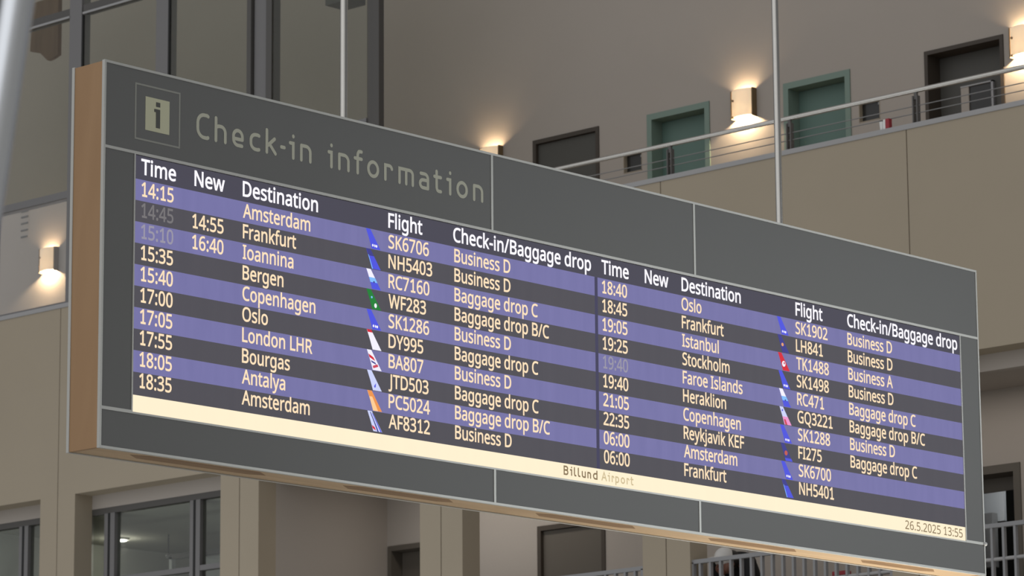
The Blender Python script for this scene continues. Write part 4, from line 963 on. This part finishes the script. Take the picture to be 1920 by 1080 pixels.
HEADING = [('C', 0.633, 0.725), ('h', 0.761, 0.847), ('e', 0.886, 0.969), ('c', 1.011, 1.089), ('k', 1.126, 1.208), ('-', 1.228, 1.278), ('i', 1.299, 1.339), ('n', 1.379, 1.465), ('i', 1.587, 1.623), ('n', 1.663, 1.751), ('f', 1.781, 1.851), ('o', 1.884, 1.977), ('r', 2.015, 2.086), ('m', 2.125, 2.248), ('a', 2.286, 2.368), ('t', 2.4, 2.47), ('i', 2.506, 2.545), ('o', 2.585, 2.678), ('n', 2.719, 2.803)]
for hl in HEADING:
    mb = MB(); lettering([hl], 0.301, 0.140, 0.0195, BY + 0.003, mb)
    mb.build('heading_letter', M['sign_letter'], board)
BIL = [('B', 3.454, 3.494), ('i', 3.508, 3.526), ('l', 3.54, 3.562), ('l', 3.573, 3.596), ('u', 3.607, 3.642), ('n', 3.655, 3.687), ('d', 3.703, 3.742)]
AIR = [('A', 3.776, 3.822), ('i', 3.830, 3.848), ('r', 3.864, 3.887), ('p', 3.896, 3.929), ('o', 3.943, 3.980), ('r', 3.994, 4.019), ('t', 4.026, 4.054)]
mb = MB(); lettering(BIL, 1.771, 0.054, 0.0095, YT, mb); mb.build('airport_name_text', M['led_ink'], screen)
mb = MB(); lettering(AIR, 1.771, 0.054, 0.0085, YT, mb); mb.build('airport_name_text', M['led_ink_pale'], screen)
# information pictogram
icon = MB()
for a, b, c, d in ((0.209, 0.520, 0.082, 0.0915), (0.209, 0.520, 0.3705, 0.380), (0.209, 0.2185, 0.0915, 0.3705), (0.5105, 0.520, 0.0915, 0.3705)):
    icon.box(BX + a, BX + b, BY + 0.0025, BY + 0.004, BZ - d, BZ - c)
icon = icon.build('information_symbol', M['sign_line'], board)
MB().box(BX + 0.281, BX + 0.445, BY + 0.0025, BY + 0.004, BZ - 0.320, BZ - 0.143).build('symbol_square', M['sign_square'], icon)
mb = MB()
q = lambda s0, s1, t0, t1: mb.box(BX + s0, BX + s1, BY + 0.0012, BY + 0.0024, BZ - t1, BZ - t0)
q(0.352, 0.380, 0.162, 0.186); q(0.352, 0.380, 0.199, 0.298); q(0.340, 0.352, 0.199, 0.215)
mb.build('symbol_letter', M['sign_ink'], icon)

# ------------------------------------------------------------------ suspension poles of the board
for s, lab in ((13.996 - BX, 'steel suspension pole over the printed heading of the board'), (17.771 - BX, 'steel suspension pole over the blank panels of the board')):
    r = thing('suspension_pole', (BX + s, BY + 0.125, BZ), lab, 'pole', 'poles the board hangs from')
    MB().tube((BX + s, BY + 0.125, BZ - 0.004), (BX + s, BY + 0.125, 15.5), 0.0215, 24).build('tube', M['steel'], r, smooth=True)
    MB().tube((BX + s, BY + 0.125, BZ - 0.003), (BX + s, BY + 0.125, BZ + 0.012), 0.05, 24).build('foot_flange', M['steel'], r, smooth=True)

# ------------------------------------------------------------------ leaning white mast near the camera
A = Vector((4.2655, 5.195, 3.504)); B = Vector((4.287, 5.31, 3.093))
u = (A - B).normalized()
foot = B - u * (B.z / u.z); head = A + u * ((8.5 - A.z) / u.z)
r = thing('leaning_mast', foot, 'glossy white leaning metal mast close to the camera', 'pole')
MB().tube(foot, head, 0.0315, 48).build('tube', M['white_mast'], r, smooth=True)
MB().tube((foot.x, foot.y, 0), (foot.x, foot.y, 0.03), 0.09, 32).build('base_plate', M['steel'], r, smooth=True)

# ------------------------------------------------------------------ small things on the balconies
XC = XP + 0.02
r = thing('paper_cup', (XC, 21.899, ZCOP1), 'tiny white paper cup on the coping beside the red carton', 'cup')
MB().tube((XC, 21.899, ZCOP1), (XC, 21.899, ZCOP1 + 0.085), 0.020, 16, r1=0.027).build('cup_body', M['white'], r, smooth=True)
MB().tube((XC, 21.899, ZCOP1 + 0.083), (XC, 21.899, ZCOP1 + 0.093), 0.029, 16).build('cup_lid', M['dark_leaf'], r, smooth=True)
r = thing('small_carton', (XC, 21.825, ZCOP1), 'small red carton with a pale side standing on the balcony coping', 'carton')
MB().box(XC - 0.025, XC + 0.025, 21.795, 21.84, ZCOP1, ZCOP1 + 0.10).build('box', M['red'], r, bevel=0.003)
MB().box(XC - 0.027, XC + 0.02, 21.84, 21.865, ZCOP1, ZCOP1 + 0.095).build('side_label', M['white'], r)

r = thing('red_suitcase', (29.9, 23.22, ZF2), 'red suitcase standing behind the picket railing', 'suitcase')
MB().box(29.78, 30.02, 23.13, 23.43, ZF2 + 0.05, 6.22).build('shell', M['red'], r, bevel=0.03)
mb = MB(); mb.box(29.86, 29.94, 23.19, 23.21, 6.20, 6.30); mb.box(29.86, 29.94, 23.34, 23.36, 6.20, 6.30); mb.box(29.85, 29.95, 23.19, 23.36, 6.285, 6.325)
mb.build('handle', M['red'], r, bevel=0.006)
for dy in (23.17, 23.39):
    for dx in (29.82, 29.98):
        MB().tube((dx, dy - 0.012, ZF2 + 0.027), (dx, dy + 0.012, ZF2 + 0.027), 0.027, 14).build('wheel', M['gasket'], r, smooth=True)
r = thing('luggage_trolley', (30.1, 22.9, ZF2), 'grey tube luggage trolley handle behind the picket railing', 'trolley')
mb = MB()
mb.tube((30.0, 22.55, 6.275), (30.0, 23.1, 6.275), 0.016, 10); mb.tube((30.0, 22.56, 6.275), (30.15, 22.56, ZF2 + 0.2), 0.014, 10); mb.tube((30.0, 23.09, 6.275), (30.15, 23.09, ZF2 + 0.2), 0.014, 10)
mb.build('push_handle', M['wire'], r, smooth=True)
mb = MB(); mb.box(29.85, 30.4, 22.55, 22.58, ZF2 + 0.14, ZF2 + 0.18); mb.box(29.85, 30.4, 23.07, 23.10, ZF2 + 0.14, ZF2 + 0.18)
for k in range(5): mb.box(29.87 + 0.11 * k, 29.9 + 0.11 * k, 22.55, 23.10, ZF2 + 0.15, ZF2 + 0.17)
mb.build('deck', M['wire'], r)
for dy in (22.6, 23.05):
    for dx in (29.92, 30.33):
        MB().tube((dx, dy - 0.015, ZF2 + 0.07), (dx, dy + 0.015, ZF2 + 0.07), 0.07, 18).build('wheel', M['gasket'], r, smooth=True)

# ------------------------------------------------------------------ the person leaning on the railing
def skinned(name, verts, edges, radii, material, parent, levels=2, root=0):
    me = bpy.data.meshes.new(name)
    base = world_loc(parent)
    me.from_pydata([Vector(v) - base for v in verts], edges, [])
    o = bpy.data.objects.new(name, me); COL.objects.link(o)
    md = o.modifiers.new('skin', 'SKIN'); md.use_smooth_shade = True
    for i, rr in enumerate(radii):
        sv = me.skin_vertices[0].data[i]
        sv.radius = (rr, rr) if not isinstance(rr, tuple) else rr
        sv.use_root = (i == root)
    o.modifiers.new('subd', 'SUBSURF').levels = levels
    o.modifiers['subd'].render_levels = levels
    bpy.context.view_layer.update()
    d2 = bpy.context.evaluated_depsgraph_get()
    m2 = bpy.data.meshes.new_from_object(o.evaluated_get(d2))
    bpy.data.objects.remove(o); bpy.data.meshes.remove(me)
    m2.name = name
    m2.materials.clear(); m2.materials.append(material)
    for pz in m2.polygons: pz.use_smooth = True
    ob = bpy.data.objects.new(name, m2); COL.objects.link(ob); ob.parent = parent
    return ob

PX, PY = 29.76, 24.33
r = thing('person', (PX, PY, ZF2), 'person in a white cap and black jacket bending over the lower balcony railing', 'person')
hip = Vector((PX, PY, ZF2 + 0.93))
chest = Vector((29.50, PY - 0.01, ZF2 + 1.18))
neck = Vector((29.36, PY - 0.05, ZF2 + 1.21))
headc = Vector((29.23, 24.225, ZF2 + 1.145))
V, Ed, Rd = [], [], []
def node(p, rr, par=None):
    V.append(Vector(p)); Rd.append(rr)
    if par is not None: Ed.append((par, len(V) - 1))
    return len(V) - 1
# body: one continuous figure
n0 = node(hip, 0.13)
n1 = node((hip + chest) / 2 + Vector((0, 0, 0.02)), 0.125, n0)
n2 = node(chest, 0.14, n1)
n3 = node(neck, 0.06, n2)
n4 = node(headc + Vector((0.05, -0.02, 0.0)), 0.075, n3)
for s in (-1, 1):
    a = node(hip + Vector((0, s * 0.11, -0.06)), 0.095, n0)
    b = node((PX + 0.02, PY + s * 0.12, ZF2 + 0.50), 0.062, a)
    c = node((PX + 0.05, PY + s * 0.13, ZF2 + 0.10), 0.042, b)
    node((PX - 0.10, PY + s * 0.15, ZF2 + 0.045), 0.036, c)
    a = node(chest + Vector((-0.05, s * 0.17, 0.0)), 0.062, n2)
    b = node((29.37, PY - 0.06 + s * 0.25, ZF2 + 0.90), 0.045, a)
    node((XP + 0.125, PY - 0.06 + s * 0.15, ZF2 + 0.86), 0.028, b)
skinned('body', V, Ed, Rd, M['skin'], r)
# jacket
V, Ed, Rd = [], [], []
n0 = node(hip + Vector((0.0, 0, 0.0)), 0.165)
n1 = node((hip + chest) / 2 + Vector((0, 0, 0.03)), 0.165, n0)
n2 = node(chest + Vector((0, 0, 0.01)), 0.17, n1)
n3 = node(neck + Vector((0.05, 0, 0.01)), 0.095, n2)
for s in (-1, 1):
    a = node(chest + Vector((-0.05, s * 0.175, 0.0)), 0.082, n2)
    b = node((29.37, PY - 0.06 + s * 0.25, ZF2 + 0.90), 0.064, a)
    node((XP + 0.20, PY - 0.06 + s * 0.18, ZF2 + 0.865), 0.046, b)
skinned('jacket', V, Ed, Rd, M['jacket'], r)
V, Ed, Rd = [], [], []
n0 = node(hip + Vector((0, 0, -0.02)), 0.15)
for s in (-1, 1):
    a = node(hip + Vector((0, s * 0.11, -0.12)), 0.115, n0)
    b = node((PX + 0.02, PY + s * 0.12, ZF2 + 0.50), 0.082, a)
    node((PX + 0.05, PY + s * 0.13, ZF2 + 0.12), 0.068, b)
skinned('trousers', V, Ed, Rd, M['trousers'], r)
for s in (-1, 1):
    MB().ball((PX - 0.02, PY + s * 0.14, ZF2 + 0.05), 0.05, 14, 8, (2.6, 1.0, 0.95)).build('shoe', M['hair'], r, smooth=True)
# head: skull, face details, cap
hd = (headc - neck).normalized()
mb = MB(); mb.ball(headc, 0.098, 20, 14, (1.0, 0.86, 1.18))
hf = headc + Vector((-0.085, 0.035, -0.035))
mb.ball(hf, 0.018, 10, 8, (1.2, 0.8, 1.3))                       # nose
for s in (-1, 1):
    mb.ball(headc + Vector((0.0, s * 0.088, -0.02)), 0.026, 10, 8, (0.8, 0.4, 1.2))   # ears
    mb.ball(headc + Vector((-0.04, s * 0.05, -0.06)), 0.05, 10, 8)                    # cheeks
mb.ball(headc + Vector((-0.055, 0.012, -0.095)), 0.045, 12, 8)     # chin
mb.build('head', M['skin'], r, smooth=True)
for s in (-1, 1):
    MB().ball(headc + Vector((-0.088, 0.01 + s * 0.034, 0.0)), 0.012, 10, 8).build('eye', M['eye'], r, smooth=True)
MB().ball(headc + Vector((-0.085, 0.015, -0.075)), 0.02, 10, 6, (0.5, 1.3, 0.35)).build('mouth', M['red'], r, smooth=True)
mb = MB(); mb.ball(headc + Vector((0.045, -0.03, 0.035)), 0.10, 18, 12, (0.95, 0.9, 0.95)); mb.build('hair', M['hair'], r, smooth=True)
mb = MB()
mb.ball(headc + Vector((-0.015, 0.01, 0.045)), 0.115, 20, 12, (1.0, 0.92, 0.95))
mb.ball(headc + Vector((-0.12, 0.03, 0.035)), 0.075, 16, 8, (1.1, 1.05, 0.16))     # peak
mb.build('cap', M['cap'], r, smooth=True)
# hands with fingers closed over the top rail
for s in (-1, 1):
    wx, wy, wz = XP + 0.115, PY - 0.06 + s * 0.14, ZF2 + 0.845
    V, Ed, Rd = [], [], []
    n0 = node((wx + 0.01, wy, wz + 0.005), 0.026)
    n1 = node((wx - 0.035, wy - s * 0.005, wz + 0.022), 0.03, n0)
    skinned('palm', V, Ed, Rd, M['skin'], r, levels=2)
    for k, ln in enumerate((0.9, 1.0, 0.96, 0.78)):
        V, Ed, Rd = [], [], []
        yy = wy + (k - 1.5) * 0.019
        a = node((wx - 0.05, yy, wz + 0.022), 0.009)
        b = node((wx - 0.05 - 0.035 * ln, yy, wz + 0.012), 0.0088, a)
        c = node((wx - 0.05 - 0.048 * ln, yy, wz - 0.018 * ln), 0.0082, b)
        node((wx - 0.05 - 0.040 * ln, yy, wz - 0.040 * ln), 0.0072, c)
        skinned('finger', V, Ed, Rd, M['skin'], r, levels=1)
    V, Ed, Rd = [], [], []
    a = node((wx - 0.01, wy - s * 0.026, wz + 0.015), 0.011)
    b = node((wx - 0.032, wy - s * 0.046, wz + 0.006), 0.0098, a)
    node((wx - 0.05, wy - s * 0.052, wz - 0.012), 0.0085, b)
    skinned('thumb', V, Ed, Rd, M['skin'], r, levels=1)
# bag strap over the shoulder
V, Ed, Rd = [], [], []
a = node(chest + Vector((0.02, -0.14, 0.145)), (0.008, 0.022))
b = node(chest + Vector((-0.05, -0.19, 0.06)), (0.008, 0.022), a)
node(chest + Vector((-0.10, -0.20, -0.08)), (0.008, 0.022), b)
skinned('bag_strap', V, Ed, Rd, M['strap'], r, levels=1)
